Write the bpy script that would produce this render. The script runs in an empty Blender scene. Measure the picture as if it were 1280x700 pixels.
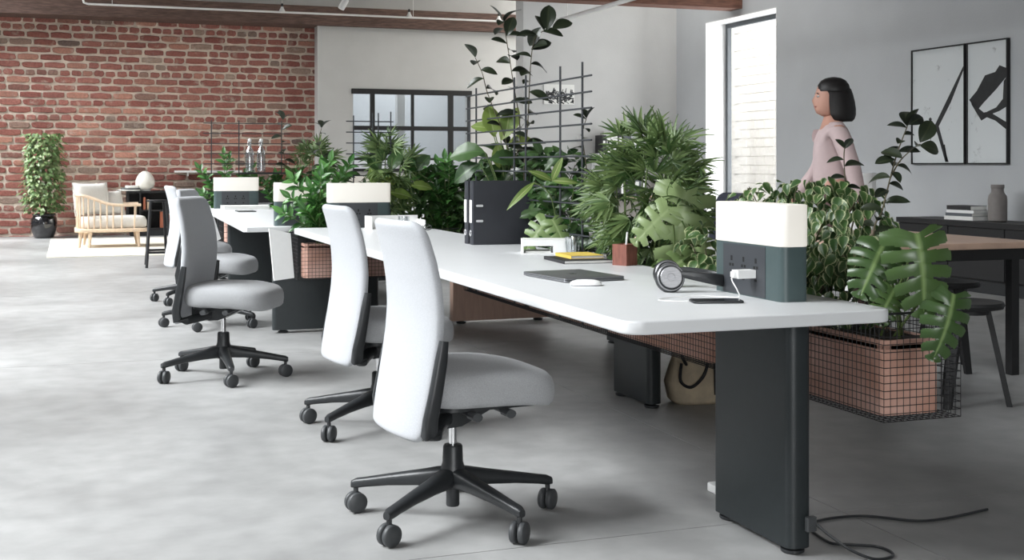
import bpy, bmesh, math, random
from mathutils import Vector, Matrix
R = random.Random(7)
PI = math.pi
C = bpy.context.scene.collection
scene = bpy.context.scene

# ------------------------------------------------------------------ camera
F, YH, H = 1538.0, 206.0, 1.16
A = math.atan(555 / F)
SA, CA = math.sin(A), math.cos(A)
cam = bpy.data.cameras.new('camera')
cam_o = bpy.data.objects.new('camera', cam); C.objects.link(cam_o)
cam_o.location = (0, 0, H)
cam_o.rotation_euler = (PI / 2, 0, -A)
cam.sensor_width = 36; cam.lens = 36 * F / 1280
cam.shift_y = -(350 - YH) / 1280
cam.clip_end = 200
scene.camera = cam_o

# ------------------------------------------------------------------ world, daylight, exposure
w = bpy.data.worlds.new('world'); scene.world = w; w.use_nodes = True
bg = w.node_tree.nodes['Background']
bg.inputs[0].default_value = (0.93, 0.97, 1.0, 1); bg.inputs[1].default_value = 0.14
WINDOWS = [(3.0, 5.6), (6.3, 8.9), (9.6, 12.2), (12.9, 15.5), (16.2, 18.2), (18.9, 21.0)]   # openings of the left wall (y range)
WX, WZ0, WZ1 = -1.75, 0.30, 5.3
l = bpy.data.lights.new('daylight', 'AREA'); l.shape = 'RECTANGLE'       # open sky beyond the windows of the left wall
l.size = 21; l.size_y = 5.0; l.energy = 3400; l.spread = math.radians(95); l.color = (0.95, 0.98, 1.0)
o = bpy.data.objects.new('daylight', l); C.objects.link(o)
o.location = (-5.0, 12.6, 6.6)
o.rotation_euler = Vector((-math.cos(math.radians(50)), 0, math.sin(math.radians(50)))).to_track_quat('Z', 'Y').to_euler()
FW = (-1.5, 1.3, 0.5, 3.6)       # opening of the wall behind the viewer (x range, z range)
l = bpy.data.lights.new('daylight', 'AREA'); l.shape = 'RECTANGLE'; l.size = 3.4; l.size_y = 3.6; l.energy = 520; l.color = (0.96, 0.985, 1.0)
o = bpy.data.objects.new('daylight', l); C.objects.link(o); o.location = (-0.1, -4.75, 2.05); o.rotation_euler = (PI / 2, 0, 0)
l = bpy.data.lights.new('daylight', 'AREA'); l.shape = 'RECTANGLE'; l.size = 2.9; l.size_y = 1.7; l.energy = 130; l.color = (0.95, 0.98, 1.0)
o = bpy.data.objects.new('daylight', l); C.objects.link(o); o.location = (9.2, 14.0, 1.6); o.rotation_euler = (0, PI / 2, 0)
l = bpy.data.lights.new('daylight', 'AREA'); l.shape = 'RECTANGLE'; l.size = 8; l.size_y = 4; l.energy = 1500; l.color = (1.0, 0.99, 0.96)     # sunlit facade across the street
o = bpy.data.objects.new('daylight', l); C.objects.link(o); o.location = (8.75, 15.5, 6.5)
o.rotation_euler = Vector((-0.62, 0, 0.78)).to_track_quat('Z', 'Y').to_euler()
scene.view_settings.view_transform = 'Standard'
scene.view_settings.look = 'None'
scene.view_settings.gamma = 1
scene.view_settings.use_curve_mapping = False
scene.view_settings.exposure = 0.0

# ------------------------------------------------------------------ helpers
def ray(px, py):
    u = (px - 640) / F; v = (YH - py) / F
    return Vector((SA + u * CA, CA - u * SA, v))
def pt(px, py, D):
    r = ray(px, py) * D
    return Vector((r.x, r.y, H + r.z))

def tag(o, label=None, cat=None, group=None, kind=None):
    if label: o['label'] = label
    if cat: o['category'] = cat
    if group: o['group'] = group
    if kind: o['kind'] = kind
    return o
def thing(name, label, cat, loc=(0, 0, 0), rz=0, group=None):
    o = bpy.data.objects.new(name, None); C.objects.link(o); o.empty_display_size = 0.1
    o.location = loc; o.rotation_euler = (0, 0, rz)
    return tag(o, label, cat, group)
def copy_tree(o, parent=None):
    c = o.copy(); C.objects.link(c); c.parent = parent
    for ch in list(o.children): copy_tree(ch, c)
    return c

class MB:
    def __init__(s): s.v = []; s.f = []
    def add(s, vs, fs):
        n = len(s.v); s.v += [Vector(q) for q in vs]; s.f += [tuple(i + n for i in f) for f in fs]; return s
    def box(s, lo, hi):
        x0, y0, z0 = lo; x1, y1, z1 = hi
        return s.add([(x0, y0, z0), (x1, y0, z0), (x1, y1, z0), (x0, y1, z0), (x0, y0, z1), (x1, y0, z1), (x1, y1, z1), (x0, y1, z1)],
                     [(0, 3, 2, 1), (4, 5, 6, 7), (0, 1, 5, 4), (1, 2, 6, 5), (2, 3, 7, 6), (3, 0, 4, 7)])
    def loft(s, rings, caps=True, close=False):
        n = len(rings[0]); vs = [p for r in rings for p in r]; fs = []
        m = len(rings)
        for i in range(m if close else m - 1):
            a = i * n; b = ((i + 1) % m) * n
            for j in range(n):
                k = (j + 1) % n
                fs.append((a + j, a + k, b + k, b + j))
        if caps and not close:
            fs.append(tuple(range(n - 1, -1, -1))); fs.append(tuple((m - 1) * n + j for j in range(n)))
        return s.add(vs, fs)
    def tube(s, pts, r, n=8, r1=None, flat=None):
        pts = [Vector(p) for p in pts]; rings = []
        m = len(pts); up = Vector((0, 0, 1))
        for i, p in enumerate(pts):
            d = (pts[min(i + 1, m - 1)] - pts[max(i - 1, 0)]).normalized()
            x = d.cross(up)
            if x.length < 0.05: x = d.cross(Vector((0, 1, 0)))
            x.normalize(); y = x.cross(d).normalized()
            rr = r if r1 is None else r + (r1 - r) * i / max(1, m - 1)
            rings.append([p + x * rr * math.cos(2 * PI * k / n) + y * rr * (flat or 1) * math.sin(2 * PI * k / n) for k in range(n)])
        return s.loft(rings)
    def lathe(s, prof, c=(0, 0, 0), n=20, caps=True):
        c = Vector(c)
        return s.loft([[c + Vector((r * math.cos(2 * PI * k / n), r * math.sin(2 * PI * k / n), z)) for k in range(n)] for r, z in prof], caps)
    def slab(s, poly, z0, z1, b=0.0):
        """a plan outline made solid, its edges rounded by b"""
        if b <= 0: return s.loft([[Vector((x, y, z0)) for x, y in poly], [Vector((x, y, z1)) for x, y in poly]])
        cx = sum(p[0] for p in poly) / len(poly); cy = sum(p[1] for p in poly) / len(poly)
        hx = max(abs(p[0] - cx) for p in poly); hy = max(abs(p[1] - cy) for p in poly)
        rings = []
        for t in (0, 30, 60, 90):
            o = b * (1 - math.sin(math.radians(t))); z = z0 + b * (1 - math.cos(math.radians(t)))
            rings.append((o, z))
        for t in (90, 60, 30, 0):
            o = b * (1 - math.sin(math.radians(t))); z = z1 - b * (1 - math.cos(math.radians(t)))
            rings.append((o, z))
        return s.loft([[Vector((cx + (x - cx) * (1 - o / hx), cy + (y - cy) * (1 - o / hy), z)) for x, y in poly] for o, z in rings])
    def sphere(s, c, r, n=12, m=8):
        c = Vector(c); r = Vector(r) if not isinstance(r, (int, float)) else Vector((r, r, r))
        return s.loft([[c + Vector((r.x * math.sin(t) * math.cos(2 * PI * k / n), r.y * math.sin(t) * math.sin(2 * PI * k / n), -r.z * math.cos(t))) for k in range(n)]
                       for t in [max(0.02, min(PI - 0.02, PI * i / m)) for i in range(m + 1)]])
    def xf(s, M):
        s.v = [M @ q for q in s.v]; return s
    def mesh(s, name, mat, smooth=True, ang=40):
        me = bpy.data.meshes.new(name); me.from_pydata([tuple(q) for q in s.v], [], s.f); me.update()
        if mat: me.materials.append(mat)
        if smooth:
            me.shade_smooth()
            try: me.set_sharp_from_angle(angle=math.radians(ang))
            except Exception: pass
        return me
    def build(s, name, mat, parent=None, smooth=True, ang=40):
        o = bpy.data.objects.new(name, s.mesh(name, mat, smooth, ang)); C.objects.link(o); o.parent = parent
        return o
def link(name, me, parent=None, M=None):
    o = bpy.data.objects.new(name, me); C.objects.link(o); o.parent = parent
    if M is not None: o.matrix_basis = M
    return o
def rrect(x0, y0, x1, y1, r, n=5):
    out = []
    for cx, cy, a0 in ((x1 - r, y1 - r, 0), (x0 + r, y1 - r, 90), (x0 + r, y0 + r, 180), (x1 - r, y0 + r, 270)):
        for k in range(n + 1):
            a = math.radians(a0 + 90 * k / n); out.append((cx + r * math.cos(a), cy + r * math.sin(a)))
    return out
def struct(name, mb, mat, label=None, cat=None, smooth=False):
    return tag(mb.build(name, mat, None, smooth), label, cat, kind='structure')

# ------------------------------------------------------------------ materials
M = {}
def mat(name, col, rough=0.5, metal=0.0, noise=0.0, scale=20, bump=0.0, bscale=None, spec=None, stretch=None, col2=None, emit=None, coat=0):
    m = bpy.data.materials.new(name); m.use_nodes = True; nt = m.node_tree; b = nt.nodes['Principled BSDF']
    col = tuple(col) + (1,)
    b.inputs['Base Color'].default_value = col; b.inputs['Roughness'].default_value = rough; b.inputs['Metallic'].default_value = metal
    if spec is not None: b.inputs['Specular IOR Level'].default_value = spec
    if coat: b.inputs['Coat Weight'].default_value = coat
    if emit: b.inputs['Emission Color'].default_value = tuple(emit[0]) + (1,); b.inputs['Emission Strength'].default_value = emit[1]
    tc = nt.nodes.new('ShaderNodeTexCoord'); mp = nt.nodes.new('ShaderNodeMapping'); nt.links.new(tc.outputs['Object'], mp.inputs[0])
    if stretch: mp.inputs['Scale'].default_value = stretch
    n = nt.nodes.new('ShaderNodeTexNoise'); n.inputs['Scale'].default_value = scale; n.inputs['Detail'].default_value = 5; nt.links.new(mp.outputs[0], n.inputs['Vector'])
    mx = nt.nodes.new('ShaderNodeMixRGB'); c2 = tuple(col2) + (1,) if col2 else tuple(max(0, c * (1 - noise)) for c in col[:3]) + (1,)
    mx.inputs[1].default_value = c2; mx.inputs[2].default_value = col
    rp = nt.nodes.new('ShaderNodeMapRange'); rp.inputs[1].default_value = 0.35; rp.inputs[2].default_value = 0.65
    nt.links.new(n.outputs['Fac'], rp.inputs[0]); nt.links.new(rp.outputs[0], mx.inputs[0]); nt.links.new(mx.outputs[0], b.inputs['Base Color'])
    if bump:
        n2 = nt.nodes.new('ShaderNodeTexNoise'); n2.inputs['Scale'].default_value = bscale or scale; n2.inputs['Detail'].default_value = 3; nt.links.new(mp.outputs[0], n2.inputs['Vector'])
        bp = nt.nodes.new('ShaderNodeBump'); bp.inputs['Strength'].default_value = bump; bp.inputs['Distance'].default_value = 0.01
        nt.links.new(n2.outputs['Fac'], bp.inputs['Height']); nt.links.new(bp.outputs[0], b.inputs['Normal'])
    M[name] = m; return m

mat('plaster', (0.58, 0.58, 0.57), 0.9, noise=0.04, scale=3, bump=0.15, bscale=60)
mat('plaster_grey', (0.52, 0.535, 0.55), 0.9, noise=0.05, scale=2, bump=0.15, bscale=60)
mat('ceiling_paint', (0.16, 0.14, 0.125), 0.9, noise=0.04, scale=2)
mat('old_timber', (0.17, 0.105, 0.085), 0.85, noise=0.45, scale=6, stretch=(1, 8, 8), bump=0.6, bscale=14)
mat('red_timber', (0.20, 0.09, 0.06), 0.8, noise=0.45, scale=6, stretch=(1, 8, 8), bump=0.5, bscale=14)
mat('white_paint', (0.85, 0.85, 0.84), 0.45, noise=0.02)
mat('laminate', (0.70, 0.71, 0.72), 0.35, noise=0.015, scale=8)
mat('leg_metal', (0.018, 0.023, 0.025), 0.42, noise=0.1, scale=30, bump=0.05, bscale=300)
mat('lamp_metal', (0.060, 0.088, 0.090), 0.42, noise=0.06, scale=30)
mat('socket_panel', (0.045, 0.049, 0.056), 0.45, noise=0.05)
mat('black_plastic', (0.022, 0.024, 0.026), 0.38, noise=0.1, scale=40, bump=0.08, bscale=400)
mat('caster_plastic', (0.05, 0.053, 0.056), 0.5, noise=0.1, scale=40)
mat('hole', (0.008, 0.008, 0.008), 0.9)
mat('chrome', (0.75, 0.75, 0.76), 0.18, metal=1.0, noise=0.05)
mat('brushed', (0.30, 0.30, 0.31), 0.45, metal=0.8, noise=0.25, scale=60, stretch=(1, 1, 8))
mat('silver', (0.62, 0.62, 0.63), 0.4, metal=0.3)
mat('black_metal', (0.011, 0.011, 0.012), 0.6, noise=0.15, scale=30)
mat('wire', (0.020, 0.020, 0.022), 0.55, noise=0.1)
mat('trellis_metal', (0.030, 0.034, 0.040), 0.5, noise=0.1)
mat('soil', (0.035, 0.026, 0.02), 0.95, noise=0.5, scale=60, bump=0.8, bscale=80)
mat('clay', (0.66, 0.42, 0.35), 0.75, noise=0.22, scale=5, bump=0.1, bscale=60, col2=(0.50, 0.27, 0.20))
mat('pine', (0.56, 0.38, 0.30), 0.6, noise=0.12, scale=6, stretch=(8, 1, 1))
mat('oak', (0.62, 0.45, 0.31), 0.55, noise=0.15, scale=10, stretch=(1, 1, 0.15))
mat('table_wood', (0.55, 0.38, 0.29), 0.5, noise=0.15, scale=8, stretch=(1, 9, 1))
mat('cedar', (0.24, 0.085, 0.06), 0.5, noise=0.35, scale=30, stretch=(6, 6, 0.6))
mat('pale_wood', (0.74, 0.57, 0.42), 0.5, noise=0.12, scale=14, stretch=(3, 3, 0.4))
mat('cream_fabric', (0.78, 0.75, 0.70), 0.95, noise=0.05, scale=40, bump=0.3, bscale=200)
mat('rug', (0.76, 0.72, 0.62), 0.98, noise=0.07, scale=60, bump=0.5, bscale=120)
mat('charcoal_grey', (0.12, 0.13, 0.14), 0.9)  # even dark grey of the window frame, cloth fold, files and a book
mat('shell_gloss', (0.012, 0.012, 0.014), 0.12, coat=1.0)
mat('opal', (0.88, 0.86, 0.80), 0.3, noise=0.02)
mat('paper', (0.83, 0.83, 0.80), 0.85, noise=0.04)
mat('yellow_cover', (0.72, 0.52, 0.10), 0.6, noise=0.08)
mat('black_cover', (0.02, 0.02, 0.022), 0.55, noise=0.2)
mat('binder_board', (0.022, 0.024, 0.032), 0.5, noise=0.1, bump=0.05, bscale=200)
mat('laptop_metal', (0.22, 0.225, 0.235), 0.38, metal=0.7, noise=0.03)
mat('logo_grey', (0.08, 0.08, 0.085), 0.25, metal=0.6)
mat('canvas', (0.72, 0.60, 0.43), 0.95, noise=0.15, scale=20, bump=0.3, bscale=150)
mat('grey_ceramic', (0.22, 0.20, 0.19), 0.7, noise=0.12)
mat('navy_fabric', (0.025, 0.028, 0.045), 0.9, noise=0.2, bump=0.2, bscale=200)
mat('skin', (0.60, 0.33, 0.25), 0.55, noise=0.06, scale=12)
mat('hair', (0.016, 0.014, 0.014), 0.5, noise=0.4, scale=60, stretch=(1, 1, 0.1))
mat('pink_cotton', (0.66, 0.52, 0.52), 0.95, noise=0.06, scale=14)
mat('brown_trousers', (0.15, 0.095, 0.09), 0.95, noise=0.15)
mat('shoe', (0.03, 0.03, 0.03), 0.6)
mat('lip', (0.42, 0.15, 0.13), 0.5)
mat('eye_white', (0.8, 0.8, 0.78), 0.3)
mat('screen', (0.01, 0.01, 0.012), 0.12)
mat('stem', (0.10, 0.085, 0.05), 0.8, noise=0.3)
mat('green_stem', (0.13, 0.19, 0.06), 0.6, noise=0.2)
mat('orange_glass', (0.42, 0.13, 0.07), 0.5)
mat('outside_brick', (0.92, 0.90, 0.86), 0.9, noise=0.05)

def fabric(name, c1, c2):
    m = mat(name, c1, 0.92, noise=0.05, scale=300, bump=0.12, bscale=500, col2=c2)
    m.node_tree.nodes['Principled BSDF'].inputs['Sheen Weight'].default_value = 0.15
fabric('back_fabric', (0.44, 0.45, 0.47), (0.385, 0.395, 0.415))
fabric('seat_fabric', (0.40, 0.405, 0.415), (0.33, 0.335, 0.345))

def glow(name, col, s):
    m = bpy.data.materials.new(name); m.use_nodes = True; b = m.node_tree.nodes['Principled BSDF']
    b.inputs['Base Color'].default_value = (0.62, 0.61, 0.58, 1); b.inputs['Roughness'].default_value = 0.4
    b.inputs['Emission Color'].default_value = tuple(col) + (1,); b.inputs['Emission Strength'].default_value = s
    M[name] = m
glow('lamp_glow', (1.0, 0.93, 0.82), 0.40)

def glassmat(name, fac, col=(1, 1, 1), rough=0.02):
    m = bpy.data.materials.new(name); m.use_nodes = True; nt = m.node_tree; nt.nodes.clear()
    out = nt.nodes.new('ShaderNodeOutputMaterial'); mx = nt.nodes.new('ShaderNodeMixShader'); t = nt.nodes.new('ShaderNodeBsdfTransparent'); g = nt.nodes.new('ShaderNodeBsdfGlossy')
    t.inputs[0].default_value = tuple(col) + (1,); g.inputs['Roughness'].default_value = rough; mx.inputs[0].default_value = fac
    nt.links.new(t.outputs[0], mx.inputs[1]); nt.links.new(g.outputs[0], mx.inputs[2]); nt.links.new(mx.outputs[0], out.inputs[0]); M[name] = m
glassmat('pane', 0.06)
glassmat('pane_grey', 0.10, (0.86, 0.89, 0.91), 0.1)
glassmat('drink_glass', 0.26, (0.93, 0.95, 0.96), 0.12)

def leafmat_(name, c1, c2, edge=None, rough=0.4, trans=0.25, rib=None):
    """leaf colour varies leaf by leaf; 'edge' tints the rim (variegation), 'rib' the midrib"""
    m = bpy.data.materials.new(name); m.use_nodes = True; nt = m.node_tree; b = nt.nodes['Principled BSDF']; out = nt.nodes['Material Output']
    oi = nt.nodes.new('ShaderNodeObjectInfo'); ge = nt.nodes.new('ShaderNodeNewGeometry')
    ad = nt.nodes.new('ShaderNodeMath'); ad.operation = 'ADD'; nt.links.new(oi.outputs['Random'], ad.inputs[0]); nt.links.new(ge.outputs['Random Per Island'], ad.inputs[1])
    fr = nt.nodes.new('ShaderNodeMath'); fr.operation = 'FRACT'; nt.links.new(ad.outputs[0], fr.inputs[0])
    mx = nt.nodes.new('ShaderNodeMixRGB'); mx.inputs[1].default_value = tuple(c1) + (1,); mx.inputs[2].default_value = tuple(c2) + (1,); nt.links.new(fr.outputs[0], mx.inputs[0])
    cur = mx.outputs[0]
    at = nt.nodes.new('ShaderNodeAttribute'); at.attribute_name = 'edge'
    if edge:
        tc = nt.nodes.new('ShaderNodeTexCoord'); n = nt.nodes.new('ShaderNodeTexNoise'); n.inputs['Scale'].default_value = 30; nt.links.new(tc.outputs['Object'], n.inputs['Vector'])
        a2 = nt.nodes.new('ShaderNodeMath'); a2.operation = 'ADD'; nt.links.new(at.outputs['Fac'], a2.inputs[0]); nt.links.new(n.outputs['Fac'], a2.inputs[1])
        mr = nt.nodes.new('ShaderNodeMapRange'); mr.inputs[1].default_value = 1.2; mr.inputs[2].default_value = 1.4; nt.links.new(a2.outputs[0], mr.inputs[0])
        m2 = nt.nodes.new('ShaderNodeMixRGB'); m2.inputs[2].default_value = tuple(edge) + (1,); nt.links.new(cur, m2.inputs[1]); nt.links.new(mr.outputs[0], m2.inputs[0]); cur = m2.outputs[0]
    if rib:
        mr = nt.nodes.new('ShaderNodeMapRange'); mr.inputs[1].default_value = 0.13; mr.inputs[2].default_value = 0.0; nt.links.new(at.outputs['Fac'], mr.inputs[0])
        m2 = nt.nodes.new('ShaderNodeMixRGB'); m2.inputs[2].default_value = tuple(rib) + (1,); nt.links.new(cur, m2.inputs[1]); nt.links.new(mr.outputs[0], m2.inputs[0]); cur = m2.outputs[0]
    nt.links.new(cur, b.inputs['Base Color']); b.inputs['Roughness'].default_value = rough
    tr = nt.nodes.new('ShaderNodeBsdfTranslucent'); nt.links.new(cur, tr.inputs[0])
    ms = nt.nodes.new('ShaderNodeMixShader'); ms.inputs[0].default_value = trans
    nt.links.new(b.outputs[0], ms.inputs[1]); nt.links.new(tr.outputs[0], ms.inputs[2]); nt.links.new(ms.outputs[0], out.inputs[0])
    M[name] = m
leafmat_('leaf_rubber', (0.009, 0.013, 0.009), (0.024, 0.034, 0.018), rough=0.32, trans=0.05, rib=(0.04, 0.05, 0.025))
leafmat_('leaf_dark', (0.018, 0.045, 0.016), (0.065, 0.125, 0.040), rough=0.35, trans=0.2, rib=(0.08, 0.16, 0.05))
leafmat_('leaf_zz', (0.030, 0.105, 0.025), (0.10, 0.25, 0.06), rough=0.28, trans=0.2, rib=(0.12, 0.30, 0.08))
leafmat_('leaf_palm', (0.045, 0.095, 0.028), (0.19, 0.27, 0.10), rough=0.4, trans=0.25)
leafmat_('leaf_yellow', (0.15, 0.24, 0.05), (0.30, 0.38, 0.10), rough=0.4, trans=0.3, rib=(0.35, 0.42, 0.18))
leafmat_('leaf_variegated', (0.040, 0.090, 0.028), (0.075, 0.145, 0.042), edge=(0.45, 0.48, 0.27), rough=0.35, trans=0.2)
leafmat_('leaf_monstera', (0.045, 0.090, 0.028), (0.070, 0.125, 0.038), rough=0.3, trans=0.2, rib=(0.22, 0.32, 0.12))
leafmat_('leaf_monstera_pale', (0.16, 0.24, 0.085), (0.26, 0.34, 0.15), rough=0.35, trans=0.25, rib=(0.32, 0.40, 0.20))
leafmat_('leaf_ficus_far', (0.08, 0.17, 0.05), (0.30, 0.38, 0.18), rough=0.4, trans=0.2)
leafmat_('leaf_striped', (0.16, 0.24, 0.06), (0.16, 0.24, 0.06), rough=0.4, trans=0.2, rib=(0.5, 0.52, 0.25))

def brickmat():
    m = bpy.data.materials.new('brick'); m.use_nodes = True; nt = m.node_tree; b = nt.nodes['Principled BSDF']; L = nt.links.new; N = nt.nodes.new
    oi = N('ShaderNodeObjectInfo'); ge = N('ShaderNodeNewGeometry')
    ad = N('ShaderNodeMath'); ad.operation = 'ADD'; L(oi.outputs['Random'], ad.inputs[0]); L(ge.outputs['Random Per Island'], ad.inputs[1])
    fr = N('ShaderNodeMath'); fr.operation = 'FRACT'; L(ad.outputs[0], fr.inputs[0])
    cr = N('ShaderNodeValToRGB'); L(fr.outputs[0], cr.inputs[0]); e = cr.color_ramp; e.interpolation = 'LINEAR'
    cols = [(0, (0.30, 0.105, 0.085)), (0.22, (0.37, 0.14, 0.11)), (0.5, (0.42, 0.17, 0.135)), (0.70, (0.31, 0.12, 0.098)), (0.82, (0.55, 0.27, 0.20)), (0.90, (0.24, 0.11, 0.09)), (0.95, (0.46, 0.33, 0.26)), (1.0, (0.20, 0.14, 0.12))]
    e.elements[0].position = 0; e.elements[0].color = cols[0][1] + (1,); e.elements[1].position = 1; e.elements[1].color = cols[-1][1] + (1,)
    for p, c in cols[1:-1]:
        q = e.elements.new(p); q.color = c + (1,)
    n = N('ShaderNodeTexNoise'); n.inputs['Scale'].default_value = 5; n.inputs['Detail'].default_value = 6; n.inputs['Roughness'].default_value = 0.65; L(ge.outputs['Position'], n.inputs['Vector'])
    mr = N('ShaderNodeMapRange'); mr.inputs[1].default_value = 0.56; mr.inputs[2].default_value = 0.72; mr.inputs[4].default_value = 0.75; L(n.outputs['Fac'], mr.inputs[0])
    mx = N('ShaderNodeMixRGB'); mx.inputs[2].default_value = (0.68, 0.57, 0.48, 1); L(cr.outputs[0], mx.inputs[1]); L(mr.outputs[0], mx.inputs[0])
    n2 = N('ShaderNodeTexNoise'); n2.inputs['Scale'].default_value = 30; n2.inputs['Detail'].default_value = 4; L(ge.outputs['Position'], n2.inputs['Vector'])
    m3 = N('ShaderNodeMixRGB'); m3.blend_type = 'MULTIPLY'; m3.inputs[0].default_value = 0.6; L(mx.outputs[0], m3.inputs[1]); 
    mr2 = N('ShaderNodeMapRange'); mr2.inputs[1].default_value = 0.3; mr2.inputs[2].default_value = 0.6; mr2.inputs[3].default_value = 0.5; L(n2.outputs['Fac'], mr2.inputs[0]); L(mr2.outputs[0], m3.inputs[2])
    L(m3.outputs[0], b.inputs['Base Color']); b.inputs['Roughness'].default_value = 0.9
    bp = N('ShaderNodeBump'); bp.inputs['Strength'].default_value = 0.5; bp.inputs['Distance'].default_value = 0.02; L(n2.outputs['Fac'], bp.inputs['Height']); L(bp.outputs[0], b.inputs['Normal'])
    M['brick'] = m
brickmat()
mat('mortar', (0.84, 0.73, 0.62), 0.95, noise=0.25, scale=9, bump=0.8, bscale=25)

def floormat():
    m = bpy.data.materials.new('concrete'); m.use_nodes = True; nt = m.node_tree; b = nt.nodes['Principled BSDF']; L = nt.links.new; N = nt.nodes.new
    ge = N('ShaderNodeNewGeometry')
    n = N('ShaderNodeTexNoise'); n.inputs['Scale'].default_value = 0.9; n.inputs['Detail'].default_value = 8; n.inputs['Roughness'].default_value = 0.62; n.inputs['Distortion'].default_value = 0.6; L(ge.outputs['Position'], n.inputs['Vector'])
    cr = N('ShaderNodeValToRGB'); L(n.outputs['Fac'], cr.inputs[0])
    cr.color_ramp.elements[0].position = 0.32; cr.color_ramp.elements[0].color = (0.265, 0.265, 0.262, 1)
    cr.color_ramp.elements[1].position = 0.68; cr.color_ramp.elements[1].color = (0.375, 0.375, 0.371, 1)
    n2 = N('ShaderNodeTexNoise'); n2.inputs['Scale'].default_value = 7; n2.inputs['Detail'].default_value = 6; L(ge.outputs['Position'], n2.inputs['Vector'])
    mr = N('ShaderNodeMapRange'); mr.inputs[1].default_value = 0.35; mr.inputs[2].default_value = 0.65; mr.inputs[3].default_value = 0.88; mr.inputs[4].default_value = 1.05; L(n2.outputs['Fac'], mr.inputs[0])
    mx = N('ShaderNodeMixRGB'); mx.blend_type = 'MULTIPLY'; mx.inputs[0].default_value = 1; L(cr.outputs[0], mx.inputs[1]); L(mr.outputs[0], mx.inputs[2])
    # pale scuff marks
    n3 = N('ShaderNodeTexNoise'); n3.inputs['Scale'].default_value = 3.3; n3.inputs['Detail'].default_value = 9; n3.inputs['Roughness'].default_value = 0.75; L(ge.outputs['Position'], n3.inputs['Vector'])
    mr3 = N('ShaderNodeMapRange'); mr3.inputs[1].default_value = 0.66; mr3.inputs[2].default_value = 0.74; mr3.inputs[4].default_value = 0.35; L(n3.outputs['Fac'], mr3.inputs[0])
    m4 = N('ShaderNodeMixRGB'); m4.inputs[2].default_value = (0.55, 0.55, 0.54, 1); L(mx.outputs[0], m4.inputs[1]); L(mr3.outputs[0], m4.inputs[0])
    L(m4.outputs[0], b.inputs['Base Color'])
    mr4 = N('ShaderNodeMapRange'); mr4.inputs[3].default_value = 0.30; mr4.inputs[4].default_value = 0.5; L(n.outputs['Fac'], mr4.inputs[0]); L(mr4.outputs[0], b.inputs['Roughness'])
    b.inputs['Specular IOR Level'].default_value = 0.4
    bp = N('ShaderNodeBump'); bp.inputs['Strength'].default_value = 0.05; bp.inputs['Distance'].default_value = 0.01; L(n2.outputs['Fac'], bp.inputs['Height']); L(bp.outputs[0], b.inputs['Normal'])
    M['concrete'] = m
floormat()

def artmat(name, strokes, seed):
    """flat print: pale sheet with grey smudges and black brush strokes given as capsules in sheet space"""
    m = bpy.data.materials.new(name); m.use_nodes = True; nt = m.node_tree; b = nt.nodes['Principled BSDF']; L = nt.links.new; N = nt.nodes.new
    uv = N('ShaderNodeUVMap'); uv.uv_map = 'UVMap'
    n = N('ShaderNodeTexNoise'); n.inputs['Scale'].default_value = 5; n.inputs['Detail'].default_value = 8; n.inputs['Roughness'].default_value = 0.7
    mp = N('ShaderNodeMapping'); mp.inputs['Location'].default_value = (seed, seed * 2, 0); L(uv.outputs[0], mp.inputs[0]); L(mp.outputs[0], n.inputs['Vector'])
    cr = N('ShaderNodeValToRGB'); L(n.outputs['Fac'], cr.inputs[0]); cr.color_ramp.elements[0].position = 0.27; cr.color_ramp.elements[0].color = (0.22, 0.23, 0.23, 1); cr.color_ramp.elements[1].position = 0.4; cr.color_ramp.elements[1].color = (0.66, 0.69, 0.70, 1)
    L(cr.outputs[0], b.inputs['Base Color']); b.inputs['Roughness'].default_value = 0.6
    M[name] = m
artmat('art_paper', None, 3.1); artmat('art_paper_two', None, 8.4)
mat('ink', (0.02, 0.022, 0.024), 0.6, noise=0.3, scale=14)

# ------------------------------------------------------------------ the room
RX, BY = 8.2, 21.42           # right wall face, brick wall face
def floor():
    base = struct('floor', MB().box((WX - 0.5, -4, -0.2), (RX + 0.4, BY + 0.3, -0.06)), M['concrete'], 'grey polished concrete floor with sawn slab joints', 'floor')
    xs = [WX - 0.5, 2.435, 6.45, RX + 0.4]; ys = [-4, -0.5, 3.5, 7.6, 11.7, 15.8, BY + 0.3]
    for i in range(len(xs) - 1):
        for j in range(len(ys) - 1):
            MB().box((xs[i] + 0.002, ys[j] + 0.002, -0.07), (xs[i + 1] - 0.002, ys[j + 1] - 0.002, 0)).build('floor_slab', M['concrete'], base, False)
floor()
struct('ceiling', MB().box((WX - 0.5, -4, 5.6), (RX + 0.4, BY + 0.3, 5.8)), M['ceiling_paint'], 'dark ceiling high above the beams', 'ceiling')

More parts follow.
